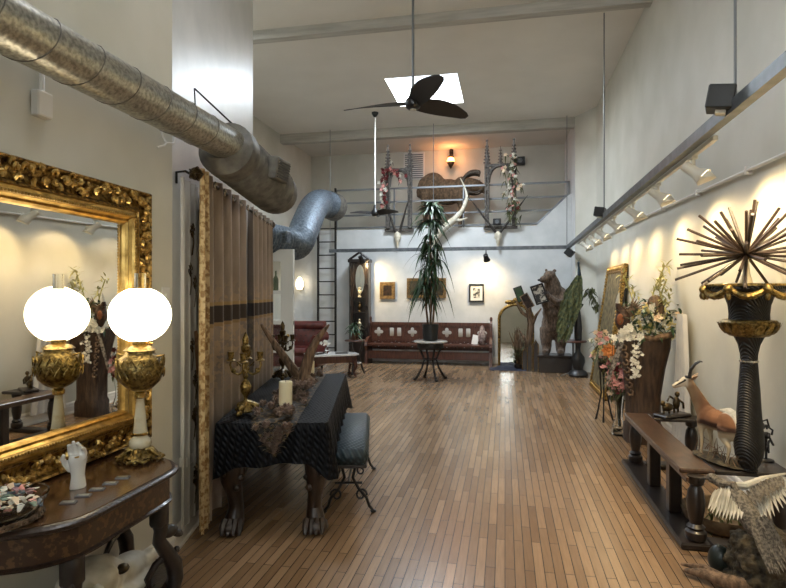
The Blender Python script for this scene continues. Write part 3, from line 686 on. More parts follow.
bk = thing('leaning_booklet', 'pale booklet leaning on the pew back by the bag', 'book', (-.68, 12.78, .46), .1)
MB().pos(rot=(R(-15), R(12), 0)).box((-.07, 0, 0), (.07, .02, .22)).build('cover', M['trimw'], bk, smooth=False)
# tall dark cabinet mirror
p = at(360, 360, Y=12.85)
cb = thing('tall_cabinet', 'tall narrow black carved mirror cabinet left of the pew', 'cabinet', (p.x, 12.85, 0)); K = M['blackw']
for s in (-1, 1):
    m = MB().pos((s*.19, 0, 0)); m.box((-.045, -.12, 0), (.045, .15, 2.36), .01)
    for z in (.3, .8, 1.3, 1.8): m.lathe([(.02, z), (.035, z+.03), (.02, z+.08), (.03, z+.3), (.02, z+.42)], 8, (0, -.13, 0))
    m.build('side_column', K, cb, ang=25)
m = MB().box((-.26, -.16, 2.34), (.26, .15, 2.42), .01).box((-.24, -.12, .0), (.24, .15, .5)); m.tube([(-.24, -.05, 2.42), (-.12, -.05, 2.5), (0, -.05, 2.58), (.12, -.05, 2.5), (.24, -.05, 2.42)], .03, 6); m.build('crown_and_base', K, cb, ang=25)
MB().box((-.15, .02, .5), (.15, .05, 2.34)).build('back_panel', K, cb, smooth=False)
o = MB().lathe([(0, 0), (.10, 0), (.10, .01), (0, .012)], 24).build('oval_glass', M['mirror'], cb); o.rotation_euler = (R(90), 0, 0); o.scale = (1.1, 3.4, 1); o.location = (0, .01, 1.95)
for z in (.75, 1.15, 1.5): MB().box((-.15, -.1, z), (.15, .02, z+.02)).build('shelf', K, cb, smooth=False)
for k, z in enumerate((.77, 1.17, 1.52)):
    t = thing('figurine', ['pale figurine on the lowest cabinet shelf', 'pale figurine on the middle cabinet shelf', 'pale figurine on the top cabinet shelf'][k], 'figurine', (p.x, 12.8, z))
    m = MB().lathe([(.04, 0), (.045, .02), (.02, .05), (.045, .1), (.05, .14), (.02, .18), (.03, .22), (.0, .25)], 12); m.build('body', M['bronze'] if k == 1 else M['porc'], t)
# leafy plant on stand
p = at(355, 374, Z=0)
st = thing('plant_stand', 'small dark curvy plant stand left of the pew', 'plant stand', (p.x, p.y, 0))
for k in range(3):
    a = k*TAU/3+.5; c_, s_ = math.cos(a), math.sin(a)
    MB().tube([(c_*.20, s_*.20, 0), (c_*.15, s_*.15, .12), (c_*.08, s_*.08, .35), (c_*.16, s_*.16, .6), (c_*.15, s_*.15, .66)], [.02, .02, .018, .02, .02], 8).build('leg', M['blackw'], st)
MB().lathe([(0, .655), (.2, .655), (.21, .67), (.2, .685), (0, .685)], 24).build('top', M['pew'], st); MB().lathe([(0, .22), (.13, .22), (.13, .24), (0, .24)], 20).build('lower_shelf', M['marble'], st)
def foliage(mb, c, n, L, w, spread=1, droop=.6, up=.5, n2=4):
    for _ in range(n):
        a = random.uniform(0, TAU); e_ = random.uniform(-.1, 1)*up
        mb.leaf(Vector(c)+rv(.03), (math.cos(a)*spread, math.sin(a)*spread, e_+.1), L*random.uniform(.6, 1.1), w, droop*random.uniform(.6, 1.3), n2)
pt = thing('potted_plant', 'bushy green potted plant on the small stand left of the pew', 'plant', (p.x, p.y, .685))
MB().lathe([(.07, 0), (.11, .14), (.12, .15), (.10, .15), (.09, .13)], 16).build('pot', M['terr'], pt)
m = MB()
for z in (.14, .2, .28): foliage(m, (0, 0, z), 26, .26, .05, 1, .6, .9)
m.build('foliage', M['leafd'], pt, smooth=False)
# marble bistro table and tall dracaena
p = at(430, 380, Z=0)
bt = thing('iron_side_table', 'round marble topped black iron table in front of the pew', 'table', (p.x, p.y+.05, 0))
for k in range(4):
    a = k*PI/2+.5; c_, s_ = math.cos(a), math.sin(a)
    lg = MB().tube([(c_*.30, s_*.30, .01), (c_*.27, s_*.27, .05), (c_*.17, s_*.17, .22), (c_*.12, s_*.12, .38), (c_*.20, s_*.20, .56), (c_*.23, s_*.23, .68)], [.02, .026, .018, .018, .022, .02], 8).build('leg', M['blackm'], bt)
    MB().ell((c_*.31, s_*.31, .025), (.035, .035, .025), 8, 6).build('foot', M['blackm'], lg)
MB().tube([(.13*math.cos(TAU*k/20), .13*math.sin(TAU*k/20), .38) for k in range(20)], .012, 6, True).lathe([(.22, .60), (.25, .60), (.25, .69), (.22, .69)], 24).build('apron_ring', M['blackm'], bt)
MB().lathe([(0, .695), (.30, .695), (.32, .705), (.32, .72), (.30, .73), (0, .73)], 32).build('marble_top', M['marble'], bt)
dr = thing('dracaena_plant', 'very tall green dracaena in a black pot on the marble table', 'plant', (p.x, p.y+.05, .73))
MB().lathe([(.10, 0), (.14, .02), (.15, .30), (.16, .31), (.13, .31), (.12, .28)], 20).build('pot', M['bluepot'], dr)
stems = [[(0, 0, .3), (.03, 0, 1.2), (-.02, .03, 2.0), (.03, 0, 2.55)], [(-.05, .03, .3), (-.10, 0, .8), (-.12, .02, 1.3)], [(.05, -.03, .3), (.09, 0, 1.0), (.10, 0, 1.7)]]
for s in stems: MB().tube(s, [.022]+[.018]*(len(s)-1), 8).build('cane', M['driftw'], dr)
m = MB()
foliage(m, (.03, 0, 2.45), 80, .46, .07, 1, .8, 1.4, 5); foliage(m, (0, 0, 2.2), 60, .46, .065, 1, 1.0, .8, 5)
for z in [1.95-.14*i for i in range(9)]: foliage(m, (.0+random.uniform(-.08, .08), 0, z), 12, .36, .05, .6, 1.5, .5, 5)
foliage(m, (-.14, 0, 1.0), 16, .5, .05, .5, 1.7, .4, 5)
for z in (1.6, 1.3, .9): foliage(m, (-.13, 0, z), 8, .45, .05, .5, 1.6, .3, 5); foliage(m, (.12, 0, z+.2), 7, .45, .045, .5, 1.7, .3, 5)
m.build('foliage', M['leafd'], dr, smooth=False)
# ---- sofa, coffee table
a = at(288, 340, Y=10.8)
so = thing('leather_sofa', 'tufted oxblood leather sofa in the far left corner', 'sofa', (-4.42, 11.1, 0)); so.scale = (.7, 1, 1); LM = M['leather']
MB().box((-.95, -.38, .12), (.95, .35, .36), .04).build('base', LM, so); MB().box((-.72, -.42, .35), (.72, .25, .50), .06).build('seat_cushion', LM, so)
m = MB(); m.box((-.95, .2, .3), (.95, .42, .92), .07); m.tube([(-.97, .27, .93), (.97, .27, .93)], .1, 14); m.build('backrest', LM, so)
for i in range(10):
    for j in range(3): MB().ell((0, 0, 0), .018, 6, 4).build('tufting_button', M['black'], so, loc=(-.8+.16*i+(.08 if j % 2 else 0), .195, .6+.12*j))
for s in (-1, 1): MB().box((s*.95-.09, -.4, .12), (s*.95+.09, .3, .62), .05).tube([(s*.97, -.42, .66), (s*.97, .3, .70)], .11, 14).build('arm', LM, so)
for s in (-1, 1):
    for y in (-.32, .3): MB().lathe([(.02, 0), (.035, .06), (.03, .12)], 10, (s*.85, y, 0)).build('foot', M['blackw'], so)
ct = thing('coffee_table', 'low carved coffee table with white marble top by the sofa', 'table', (-3.28, 10.35, 0), R(28))
m = MB(); oct_ = [(-.5, -.2), (-.38, -.32), (.38, -.32), (.5, -.2), (.5, .2), (.38, .32), (-.38, .32), (-.5, .2)]
MB().prism(oct_, .43, .455).build('marble_top', M['marble'], ct, smooth=False); MB().prism([(x*.92, y*.9) for x, y in oct_], .30, .43).build('apron', M['pew'], ct, smooth=False)
for x, y in ((-.4, -.22), (.4, -.22), (-.4, .22), (.4, .22)): MB().tube([(x, y, .34), (x*1.08, y*1.1, .22), (x*.98, y, .1), (x*1.06, y*1.1, .015)], [.045, .035, .018, .026], 8).build('leg', M['pew'], ct)
vs = thing('flower_vase', 'small white flowers in a vase on the marble coffee table', 'vase', (-3.36, 10.32, .455))
MB().lathe([(.03, 0), (.05, .04), (.03, .1), (.035, .12)], 12).build('vase', M['glass'], vs)
cluster(vs, 'blossom', M['petw'], [(random.gauss(0, .05), random.gauss(0, .05), .16+random.random()*.08) for _ in range(12)], .04)
for k, (x, y) in enumerate(((-3.1, 10.42), (-3.52, 10.2))):
    t = thing('magazine', ['dark magazine right of the vase on coffee table', 'dark tray left of the vase on coffee table'][k], ['magazine', 'tray'][k], (x, y, .455), .4+k)
    MB().box((-.12, -.09, 0), (.12, .09, .015)).build('cover', M['blackw'], t, smooth=False)
    if k: t.name = 'tray'; MB().box((-.13, -.1, .012), (.13, -.085, .03)).build('rim', M['blackw'], t)
p = at(293.5, 285, Y=12.5); p.x = -5.19 if p.x < -5.1 else p.x
sc = thing('wall_sconce', 'small glowing white wall light beyond the white door', 'lamp', (p.x, 12.9, p.z))
MB().box((-.03, .1, -.1), (.03, .2, .1)).build('plate', M['brass'], sc); MB().lathe([(.06, -.10), (.1, 0), (.08, .12), (.03, .2)], 14).build('shade', mat('lit sconce shade', (.9, .8, .6), em=(1, .8, .5), es=4), sc)
# bottles seen through the door
sh = thing('bottle_shelf', 'pale shelf behind the white door glass', 'shelf', (at(283, 290, Y=8.3).x, 8.3, 0))
for z in (1.16, 1.62): MB().box((-.45, -.1, z), (.10, .1, z+.03)).build('board', M['trimw'], sh, smooth=False)
for x in (-.45, .10): MB().box((x-.02, -.1, 0), (x+.02, .1, 2.1)).build('upright', M['trimw'], sh, smooth=False)
for k, dx in enumerate((-.12, .03)):
    t = thing('wine_bottle', ['green wine bottle at left on the shelf behind the door', 'green wine bottle at right on the shelf behind the door'][k], 'bottle', (sh.location.x+dx, 8.3, 1.65), 0, 'bottles behind the door')
    MB().lathe([(.036, 0), (.04, .01), (.04, .19), (.015, .24), (.014, .31), (.016, .315)], 14).build('glass', M['leafo'], t)
# arched floor mirror etc by the bear
p = at(515, 367, Y=12.5)
am = thing('arched_floor_mirror', 'arched gilt floor mirror leaning on the back wall beside the bear', 'mirror', (p.x+.02, 12.55, 0)); w_ = .36
out = [(-w_, 0), (w_, 0), (w_, 1.05)]+[(w_*math.cos(PI*k/14), 1.05+.32*math.sin(PI*k/14)) for k in range(1, 14)]+[(-w_, 1.05)]
cl = out+[out[0]]; MB().pos(rot=(R(-1.5), 0, 0)).tube([(x, 0, z) for x, z in out], .035, 8, True).build('frame', M['gold'], am)
m = MB().pos(rot=(R(-1.5), 0, 0)); m.add([(x, .01, z) for x, z in out], [tuple(range(len(out)))]); m.build('glass', M['mirror'], am, smooth=False)
MB().pos(rot=(R(-1.5), 0, 0)).ell((-.12, -.02, 1.42), (.12, .03, .05)).ell((.1, -.02, 1.42), (.1, .03, .05)).ell((0, -.02, 1.46), (.07, .03, .06)).build('crest', M['gold'], am)
pn = thing('bear_plinth', 'black box plinth under the standing bear', 'plinth', (1.0, 12.0, 0)); MB().box((-.33, -.25, 0), (.33, .25, .32), .015).build('box', M['blackw'], pn, ang=20); MB().box((-.35, -.27, .32), (.35, .27, .355), .01).build('lid', M['blackw'], pn, ang=20)
br = thing('standing_bear', 'tall brown taxidermy bear standing upright holding a picture frame', 'bear', (.97, 12.0, .355), R(0))
m = MB()
# body slightly twisted, facing left and towards the room
m.ell((.02, .02, .62), (.25, .24, .30)).ell((.02, 0, .85), (.235, .22, .28)).ell((.0, -.02, 1.08), (.24, .21, .26)).ell((-.0, -.02, 1.28), (.22, .19, .18))
m.ell((.17, 0, 1.22), (.12, .13, .17)).ell((-.15, -.05, 1.22), (.11, .12, .16)).ell((.05, .08, .5), (.24, .2, .22))
m.tube([(.0, -.02, 1.3), (-.02, -.05, 1.45), (-.06, -.08, 1.56)], [.19, .165, .14], 14)
m.ell((-.07, -.09, 1.60), (.135, .135, .13)).tube([(-.10, -.14, 1.58), (-.20, -.20, 1.54), (-.27, -.24, 1.52)], [.10, .075, .05], 12)
m.ell((.03, -.02, 1.72), (.045, .03, .045)).ell((-.13, .02, 1.73), (.04, .03, .045))
m.tube([(-.12, -.02, .55), (-.14, -.05, .35), (-.13, -.05, .15), (-.14, -.08, .05)], [.15, .13, .10, .09], 12).tube([(-.14, -.08, .055), (-.17, -.22, .05)], [.085, .065], 10)
m.tube([(.15, .0, .55), (.17, -.04, .35), (.15, -.02, .15), (.15, -.05, .05)], [.16, .14, .10, .09], 12).tube([(.15, -.05, .055), (.14, -.2, .05)], [.085, .065], 10)
m.tube([(-.18, -.08, 1.25), (-.24, -.18, 1.10), (-.30, -.26, 1.12), (-.36, -.30, 1.26)], [.10, .08, .07, .06], 10).ell((-.37, -.31, 1.31), (.06, .055, .07))
m.tube([(.20, -.05, 1.25), (.20, -.2, 1.06), (.04, -.33, 1.08), (-.12, -.36, 1.20)], [.11, .09, .075, .065], 10).ell((-.15, -.36, 1.24), (.06, .055, .07))
blob('body', m, M['bear'], br, .022, 3, .02, .06)
MB().ell((-.295, -.255, 1.53), (.03, .03, .022)).build('nose', M['black'], br)
for x, y in ((-.17, -.19), (-.10, -.22)): MB().ell((x-.01, y, 1.625), .014, 8, 6).build('eye', M['black'], br)
m = MB()
for cx, cy, cz in ((-.38, -.35, 1.35), (-.16, -.41, 1.28)):
    for k in range(4): m.tube([(cx-.04+.025*k, cy, cz), (cx-.045+.025*k, cy-.04, cz-.02), (cx-.045+.025*k, cy-.05, cz-.05)], [.009, .007, .002], 6)
m.build('front_claws', M['horn'], br)
m = MB()
for cx in (-.17, .14):
    for k in range(5): m.tube([(cx-.05+.025*k, -.26, .05), (cx-.05+.025*k, -.31, .015)], [.01, .003], 6)
m.build('hind_claws', M['horn'], br)
fr = thing('held_frame', 'black picture frame tilted in the paws of the bear', 'picture', (.68, 11.62, 1.60))
m = MB().pos(rot=(R(12), R(-18), R(-8)))
m.box((-.13, -.02, -.2), (-.10, .02, .2)).box((.10, -.02, -.2), (.13, .02, .2)).box((-.1, -.02, .17), (.1, .02, .2)).box((-.1, -.02, -.2), (.1, .02, -.17)); m.build('frame', M['black'], fr, smooth=False)
MB().pos(rot=(R(12), R(-18), R(-8))).box((-.1, -.005, -.17), (.1, .01, .17)).build('print', M['poster'], fr, smooth=False)
dw = thing('driftwood_branch', 'forked driftwood branch standing between arched mirror and bear', 'driftwood', (.52, 12.15, 0))
MB().tube([(0, 0, 0), (-.02, 0, .5), (.03, 0, .95), (-.02, -.05, 1.3), (-.12, -.05, 1.52)], [.06, .05, .05, .045, .02], 8).build('trunk', M['driftw'], dw)
for P in ([(.02, 0, .9), (.12, -.05, 1.15), (.22, -.1, 1.3)], [(0, 0, 1.1), (-.15, -.02, 1.2), (-.3, 0, 1.45)], [(-.02, 0, .5), (-.14, -.05, .7), (-.2, 0, .8)]): MB().tube(P, [.04, .03, .012], 8).build('branch', M['driftw'], dw)
for k, (x, z, a_, lab) in enumerate(((.30, 1.60, 20, 'small dark frame propped in the driftwood, left one'), (.45, 1.45, 30, 'small brown frame propped in the driftwood, right one'))):
    t = thing('propped_frame', lab, 'picture', (x, 12.0, z)); m = MB().pos(rot=(0, R(-a_), R(5)))
    m.box((-.09, -.012, -.16), (-.07, .012, .16)).box((.07, -.012, -.16), (.09, .012, .16)).box((-.07, -.012, .14), (.07, .012, .16)).box((-.07, -.012, -.16), (.07, .012, -.14)); m.build('frame', [M['black'], M['driftw']][k], t, smooth=False)
    MB().pos(rot=(0, R(-a_), R(5))).box((-.07, -.004, -.14), (.07, .008, .14)).build('print', [M['leafd'], M['paint2']][k], t, smooth=False)
for k in range(3):
    x = [.50, .62, .40][k]; t = thing('gothic_screen', ['pointed dark panel left of the bear plinth', 'pointed dark panel touching the bear plinth', 'low pointed dark panel beside the arched mirror'][k], 'panel', (x, [11.9, 11.86, 11.95][k], 0))
    hz = [.62, .66, .5][k]; o_ = [(-.06, 0), (.06, 0), (.06, hz-.1), (0, hz), (-.06, hz-.1)]
    xz(MB(), o_, -.015, .015).build('panel', M['blackw'], t, smooth=False); MB().tube([(x_*.8, -.018, z_*.95+.01) for x_, z_ in o_], .008, 5, True).build('gilt_edge', M['gold'], t)
fp = thing('foot_greenery', 'olive plant and dried foliage in front of the arched mirror', 'plant', (.28, 12.05, .08))
MB().lathe([(.06, -.08), (.09, .0), (.10, .05), (.08, .05)], 12).build('pot', M['blackw'], fp)
m = MB()
for _ in range(60):
    a_ = random.uniform(0, TAU); m.leaf((random.gauss(0, .08), random.gauss(0, .06), random.uniform(.05, .35)), (math.cos(a_), math.sin(a_)*.5, random.uniform(.2, 1.2)), .28, .03, .6, 4)
m.build('foliage', M['leafo'], fp, smooth=False)
dc = thing('dried_branches', 'tangle of dried brown branches before the arched mirror', 'dried plant', (.36, 12.1, .1)); m = MB()
for _ in range(22): a = rv(.12); m.tube([(a.x, a.y*.4, 0), (a.x*1.4, a.y*.4, .3), (a.x*2+rv(.08).x, a.y*.4, .55+random.random()*.25)], [.012, .01, .004], 5)
m.build('twigs', M['driftw'], dc)
cl_ = thing('blue_cloth', 'crumpled dark blue cloth on the floor under the arched mirror', 'cloth', (.15, 12.15, 0))
m = MB().grid(lambda u, v: Vector(((u-.5)*.95, (v-.5)*.5, max(.004, (.05+.07*noise.noise(Vector((u*7, v*5, 1))))*math.sin(PI*u)**.4*math.sin(PI*v)**.4))), 26, 14)
m.build('cloth', M['bluecloth'], cl_)
# peacock on black pedestal
px_, py_ = 1.39, 11.35
pd = thing('black_pedestal', 'slim black turned pedestal under the peacock', 'pedestal', (px_, py_, 0))
MB().lathe([(.0, 0), (.17, 0), (.19, .04), (.16, .10), (.09, .14), (.10, .2), (.13, .30), (.12, .38), (.05, .48), (.045, .56), (.07, .75), (.075, .95), (.055, 1.15), (.04, 1.28), (.06, 1.33), (.10, 1.38), (.10, 1.41), (0, 1.41)], 24).build('column', M['black'], pd)
pc = thing('peacock_mount', 'taxidermy peacock with long green tail perched on the black pedestal', 'peacock', (px_, py_, 1.41), 0)
m = MB(); m.ell((0, 0, .28), (.09, .11, .2)).ell((-.05, 0, .18), (.09, .09, .16)); m.tube([(.01, 0, .4), (.02, -.02, .56), (.01, -.03, .70), (.0, -.05, .78)], [.07, .04, .024, .02], 10); m.ell((0, -.06, .79), (.028, .05, .032)); m.tube([(0, -.1, .785), (0, -.14, .775)], [.013, .003], 6)
blob('body', m, mat('blue black plumage', (.008, .014, .03), (.02, .05, .07), .5, scale=30), pc, .014)
m = MB()
for k in range(260):
    t_ = random.random(); c0 = Vector((-.0-.27*t_, -.07, .56-1.1*t_)); wd_ = .03+.15*math.sin(PI*min(1, t_*.85+.02)); c0 += Vector((random.uniform(-wd_, wd_), random.uniform(-.08, .03), 0)); m.leaf(c0, (-.25+random.gauss(0, .15), -.1, -1), .22, .055, .1, 3, up=(0, -1, 0))
m.build('tail_feathers', mat('iridescent olive feathers', (.03, .055, .025), (.16, .17, .06), .5, scale=22), pc, smooth=False)
m = MB()
for k in range(5): m.tube([(0, -.05, .82), (.02*(k-2), -.05, .87)], .002, 4).ell((.02*(k-2), -.05, .88), .006, 5, 4)
m.build('crest', M['leafd'], pc)
vn = thing('trailing_vine', 'dusty green vine hanging behind the peacock at right', 'plant', (px_+.20, py_+.05, 1.42)); m = MB()
MB().tube([(-.14, 0, 0), (-.05, 0, .25), (.06, 0, .27)], .01, 6).build('stem', M['stem'], vn)
for k in range(60): t_ = random.random(); m.leaf((.0+.12*t_+random.gauss(0, .04), random.gauss(0, .04), .28-.38*t_*t_+random.gauss(0, .03)), (rv().x, rv().y, -.6), .11, .04, .3, 3)
m.build('foliage', M['leafo'], vn, smooth=False)
p = at(573, 376, Z=0)
rt = thing('round_stool', 'small round brown topped pedestal stool in front of the peacock', 'stool', (p.x, p.y, 0))
MB().lathe([(0, .66), (.24, .66), (.26, .68), (.24, .70), (0, .70)], 28).build('round_top', M['pew'], rt); MB().lathe([(.02, .03), (.018, .66)], 12).build('post', M['railm'], rt)
for k in range(4): a = k*PI/2+.4; MB().tube([(0, 0, .07), (.13*math.cos(a), .13*math.sin(a), .05), (.25*math.cos(a), .25*math.sin(a), .012)], [.015, .013, .01], 6).build('foot', M['railm'], rt)
# ================================================================ gilt mirror on the left wall
ym0, ym1, zm0, zm1 = 1.05, 2.76, .812, 2.15
gm = thing('gilt_mirror', 'huge rectangular mirror in ornate gilt frame standing on the console table', 'mirror', (-2.0, (ym0+ym1)/2, zm0))
hw, hh = (ym1-ym0)/2, zm1-zm0
def ringprof(mb, prof):   # prof = [(inset, depth)], mitred rectangle in the YZ plane
    k = len(prof); vs = []
    for i_, d_ in prof: vs += [(d_, -hw+i_, i_), (d_, hw-i_, i_), (d_, hw-i_, hh-i_), (d_, -hw+i_, hh-i_)]
    fs = []
    for j in range(k-1):
        for q in range(4): fs.append((j*4+q, j*4+(q+1) % 4, j*4+4+(q+1) % 4, j*4+4+q))
    return mb.add(vs, fs)
ringprof(MB(), [(0, .002), (0, .09), (.006, .10), (.014, .095), (.022, .075), (.06, .065), (.095, .075), (.105, .095), (.115, .10)]).build('outer_frame', M['gold'], gm, smooth=False)
ringprof(MB(), [(.115, .10), (.119, .085), (.135, .085), (.139, .098), (.148, .10), (.152, .085), (.163, .072), (.174, .078), (.183, .066), (.188, .05)]).build('inner_moulding', M['goldb'], gm, smooth=False)
MB().box((.04, -hw+.18, .18), (.05, hw-.18, hh-.18)).build('mirror_glass', M['mirror'], gm, smooth=False)
def along(step):
    L = []
    a = -hw+.05
    n = int((2*hw-.1)/step)
    for i in range(n+1): y = -hw+.05+(2*hw-.1)*i/n; L.append((y, .055, 0)); L.append((y, hh-.055, 0))
    n = int((hh-.1)/step)
    for i in range(n+1): z = .055+(hh-.11)*i/n; L.append((-hw+.055, z, 1)); L.append((hw-.055, z, 1))
    return L
m = MB()
for i, (y, z, v) in enumerate(along(.021)):
    a = random.uniform(0, TAU); c = Vector((.084, y+random.uniform(-.034, .034)*(v or .4), z+random.uniform(-.034, .034)*(1-v or .4)))
    P = [c+Vector((.012*math.sin(PI*k/6), .028*(1-k*.09)*math.cos(a+k*.75)*(k/6+.2), .028*(1-k*.09)*math.sin(a+k*.75)*(k/6+.2))) for k in range(7)]
    m.tube(P, [.004, .008, .011, .011, .009, .007, .003], 6)
    if i % 3 == 0: m.ell(c+Vector((.014, 0, 0)), (.012, .013, .013), 7, 5)
m.build('carved_leafwork', M['goldb'], gm)
m = MB(); ins = .1435
n = int((2*hw-2*ins)/.0155)
for i in range(n+1):
    y = -hw+ins+(2*hw-2*ins)*i/n
    for z in (ins, hh-ins): m.ell((.102, y, z), .0075, 6, 4)
n = int((hh-2*ins)/.0155)
for i in range(n+1):
    z = ins+(hh-2*ins)*i/n
    for y in (-hw+ins, hw-ins): m.ell((.102, y, z), .0075, 6, 4)
m.build('bead_row', M['goldb'], gm)
# ================================================================ console table
co = thing('console_table', 'carved dark console table with inlaid apron below the gilt mirror', 'table', (-1.735, 2.03, 0))
x0, x1, y0, y1, rr = -.258, .262, -.54, .58, .17
def outl(ins=0, n=8):
    H_ = [(x1, .22), (.255, .29), (.235, .345), (.20, .39), (.15, .43), (.08, .47), (0, .505), (-.1, .535), (-.2, .553), (x0, .56)]
    P = [(x0, -.54)]+[(x, -y+.02) for x, y in H_[::-1][1:]]+[(x, y) for x, y in H_]
    return [(max(x0, x-ins*(1 if x > .15 else .5 if x > -.2 else 0)), y-ins*(1 if y > 0 else -1)*(1 if abs(y) > .3 else 0)) for x, y in P]
def stack(mb, levels):
    for z, ins in levels: pass
    k = len(outl()); vs = [(x, y, z) for z, ins in levels for x, y in outl(ins)]
    fs = [tuple(range(k-1, -1, -1)), tuple(range((len(levels)-1)*k, len(levels)*k))]
    for j in range(len(levels)-1): fs += [(j*k+i, j*k+(i+1) % k, j*k+k+(i+1) % k, j*k+k+i) for i in range(k)]
    return mb.add(vs, fs)
stack(MB(), [(.762, .03), (.768, .008), (.775, 0), (.786, 0), (.792, .006), (.797, .016)]).build('moulded_edge', M['wood'], co, ang=30)
stack(MB(), [(.78, .02), (.80, .021)]).build('table_top', M['woodtop'], co, smooth=False)
stack(MB(), [(.655, .035), (.66, .03), (.76, .03), (.763, .035)]).build('apron', M['inlay'], co, ang=30)
stack(MB(), [(.645, .025), (.655, .02), (.662, .03)]).build('apron_bead', M['wood'], co, ang=30)
def conleg(x, y, dx, dy, big=True):
    d = Vector((dx, dy, 0)).normalized(); o = Vector((x, y, 0)); g = MB()
    def q(r, z): return o+d*r+Vector((0, 0, z))
    g.box((x-.035, y-.035, .54), (x+.035, y+.035, .66), .012)
    P = [q(0, .56), q(.01, .52), q(.0, .47), q(.035, .41), q(.075, .34), q(.085, .27), q(.06, .19), q(.015, .12), q(-.01, .07), q(.02, .03), q(.05, .012)]
    g.tube(P, [.035, .032, .030, .034, .038, .036, .031, .027, .028, .03, .014], 10)
    # beast head and mane on the knee
    g.ell(q(.05, .50), (.045, .028, .030), 10, 7, d).ell(q(.095, .475), (.032, .018, .018), 8, 6, d+Vector((0, 0, -.5)))
    g.tube([q(.03, .52), q(.04, .555), q(.03, .575)], [.014, .009, .002], 6)
    g.tube([q(.05, .40), q(-.02, .37), q(-.06, .32), q(-.045, .27), q(-.02, .28)], [.015, .016, .014, .010, .004], 7)
    for k in range(6): g.ell(q(.09-.012*k, .40-.055*k), .016, 6, 5)
    return g.build('leg', M['blackw'], co)
conleg(.19, -.26, .5, -.6); conleg(.185, .27, .35, .8); conleg(-.19, -.38, .1, -.7); conleg(-.19, .46, .05, .8)
sh_ = MB().lathe([(0, .235), (.26, .235), (.275, .245), (.26, .26), (0, .26)], 32).build('lower_shelf', M['wood'], co); sh_.scale = (.85, 1.75, 1); sh_.location = (-.0, .06, 0)
for s in (-1, 1): MB().tube([(-.18, s*.4, .2), (0, s*.2, .22), (.17, s*.3, .2)], .018, 8).build('stretcher', M['blackw'], co)
bs_ = thing('bovine_skull', 'large pale animal skull lying on the shelf under the console table', 'skull', (-1.72, 2.12, .26))
m = MB(); m.ell((.0, -.05, .12), (.12, .16, .10)).ell((.02, .12, .09), (.075, .16, .065)).ell((.03, .26, .075), (.05, .11, .035)).ell((.08, -.06, .15), (.05, .06, .05)).ell((-.07, -.06, .15), (.05, .06, .05)).tube([(.06, -.15, .14), (.13, -.2, .15), (.17, -.2, .2)], [.04, .03, .02], 8).tube([(.08, -.02, .05), (.10, .12, .02), (.06, .3, .03)], [.035, .03, .015], 8)
blob('skull_bone', m, M['bone'], bs_, .012, 2, .008, .05)
for x in (.1, -.04): MB().ell((x, .02, .155), (.028, .035, .02), 10, 6).build('eye_socket', M['bronze'], bs_)
# ---- oil lamp
def oil_lamp():
    t = thing('oil_lamp', 'tall brass banquet lamp with glowing white globe on the console table', 'lamp', (-1.722, 2.405, .80))
    m = MB()
    for k in range(4):
        a = k*PI/2+.4; c_, s_ = math.cos(a), math.sin(a)
        m.tube([(c_*.02, s_*.02, .055), (c_*.05, s_*.05, .05), (c_*.075, s_*.075, .028), (c_*.095, s_*.095, .012), (c_*.112, s_*.112, .02)], [.022, .018, .013, .014, .006], 8)
        for r2 in (.06, .09):
            for w__ in (-.35, .35): m.tube([(math.cos(a)*r2, math.sin(a)*r2, .025), (math.cos(a+w__)*r2*1.1, math.sin(a+w__)*r2*1.1, .012), (math.cos(a+w__*1.9)*r2, math.sin(a+w__*1.9)*r2, .02)], [.009, .009, .005], 6)
    m.lathe([(.0, .02), (.07, .022), (.05, .035), (.03, .06)], 24).build('footed_base', M['brass'], t)
    MB().lathe([(.02, .055), (.045, .065), (.052, .08), (.048, .1), (.028, .12), (.02, .125)], 24).build('onyx_knop', M['porc'], t)
    MB().lathe([(.026, .12), (.034, .135), (.03, .16), (.024, .23), (.017, .30), (.02, .305)], 24).build('onyx_stem', M['porc'], t)
    MB().lathe([(.02, .12), (.035, .123), (.037, .133), (.03, .14)], 20).lathe([(.018, .298), (.028, .305), (.03, .32), (.02, .335), (.035, .345)], 20).build('brass_collars', M['brassp'], t)
    m = MB(); m.lathe([(.03, .335), (.06, .35), (.09, .38), (.104, .42), (.106, .455), (.095, .49), (.07, .51), (.065, .525), (.075, .53), (.06, .545), (.035, .552)], 32)
    for k in range(18):
        a = TAU*k/18
        for z, r2 in ((.42, .1), (.47, .1)): m.tube([(math.cos(a+.1*j)*(r2+.008), math.sin(a+.1*j)*(r2+.008), z+.02*math.sin(j*1.5)) for j in range(4)], [.002, .005, .004, .002], 6)
    for s in (0, PI): m.tube([(math.cos(s)*.09, math.sin(s)*.09, .50), (math.cos(s)*.125, math.sin(s)*.125, .51), (math.cos(s)*.12, math.sin(s)*.12, .46), (math.cos(s)*.1, math.sin(s)*.1, .44)], .007, 6)
    m.build('embossed_font', M['brass'], t)
    MB().lathe([(.03, .55), (.034, .56), (.034, .575), (.045, .58), (.048, .60), (.05, .605)], 24).tube([(.03, 0, .565), (.07, .0, .565)], .003, 6).build('burner', M['brassp'], t)
    pr = [(.052, .602)]+[(.141*math.sin(PI*(.12+.76*k/14)), .70-.138*math.cos(PI*(.12+.76*k/14))/math.cos(PI*.12)*.9) for k in range(15)]
    MB().lathe(pr, 32).build('globe_shade', M['globe'], t)
    g = MB(); r_ = .026; k = 20
    g.add([(r_*math.cos(TAU*i/k), r_*math.sin(TAU*i/k), z) for z in (.80, .90) for i in range(k)], [(i, (i+1) % k, k+(i+1) % k, k+i) for i in range(k)]).build('glass_chimney', M['glass'], t)
    return t
oil_lamp()
gl = bpy.data.lights.new('lamp_glow', 'POINT'); gl.energy = 7; gl.color = (1, .82, .52); gl.shadow_soft_size = .15
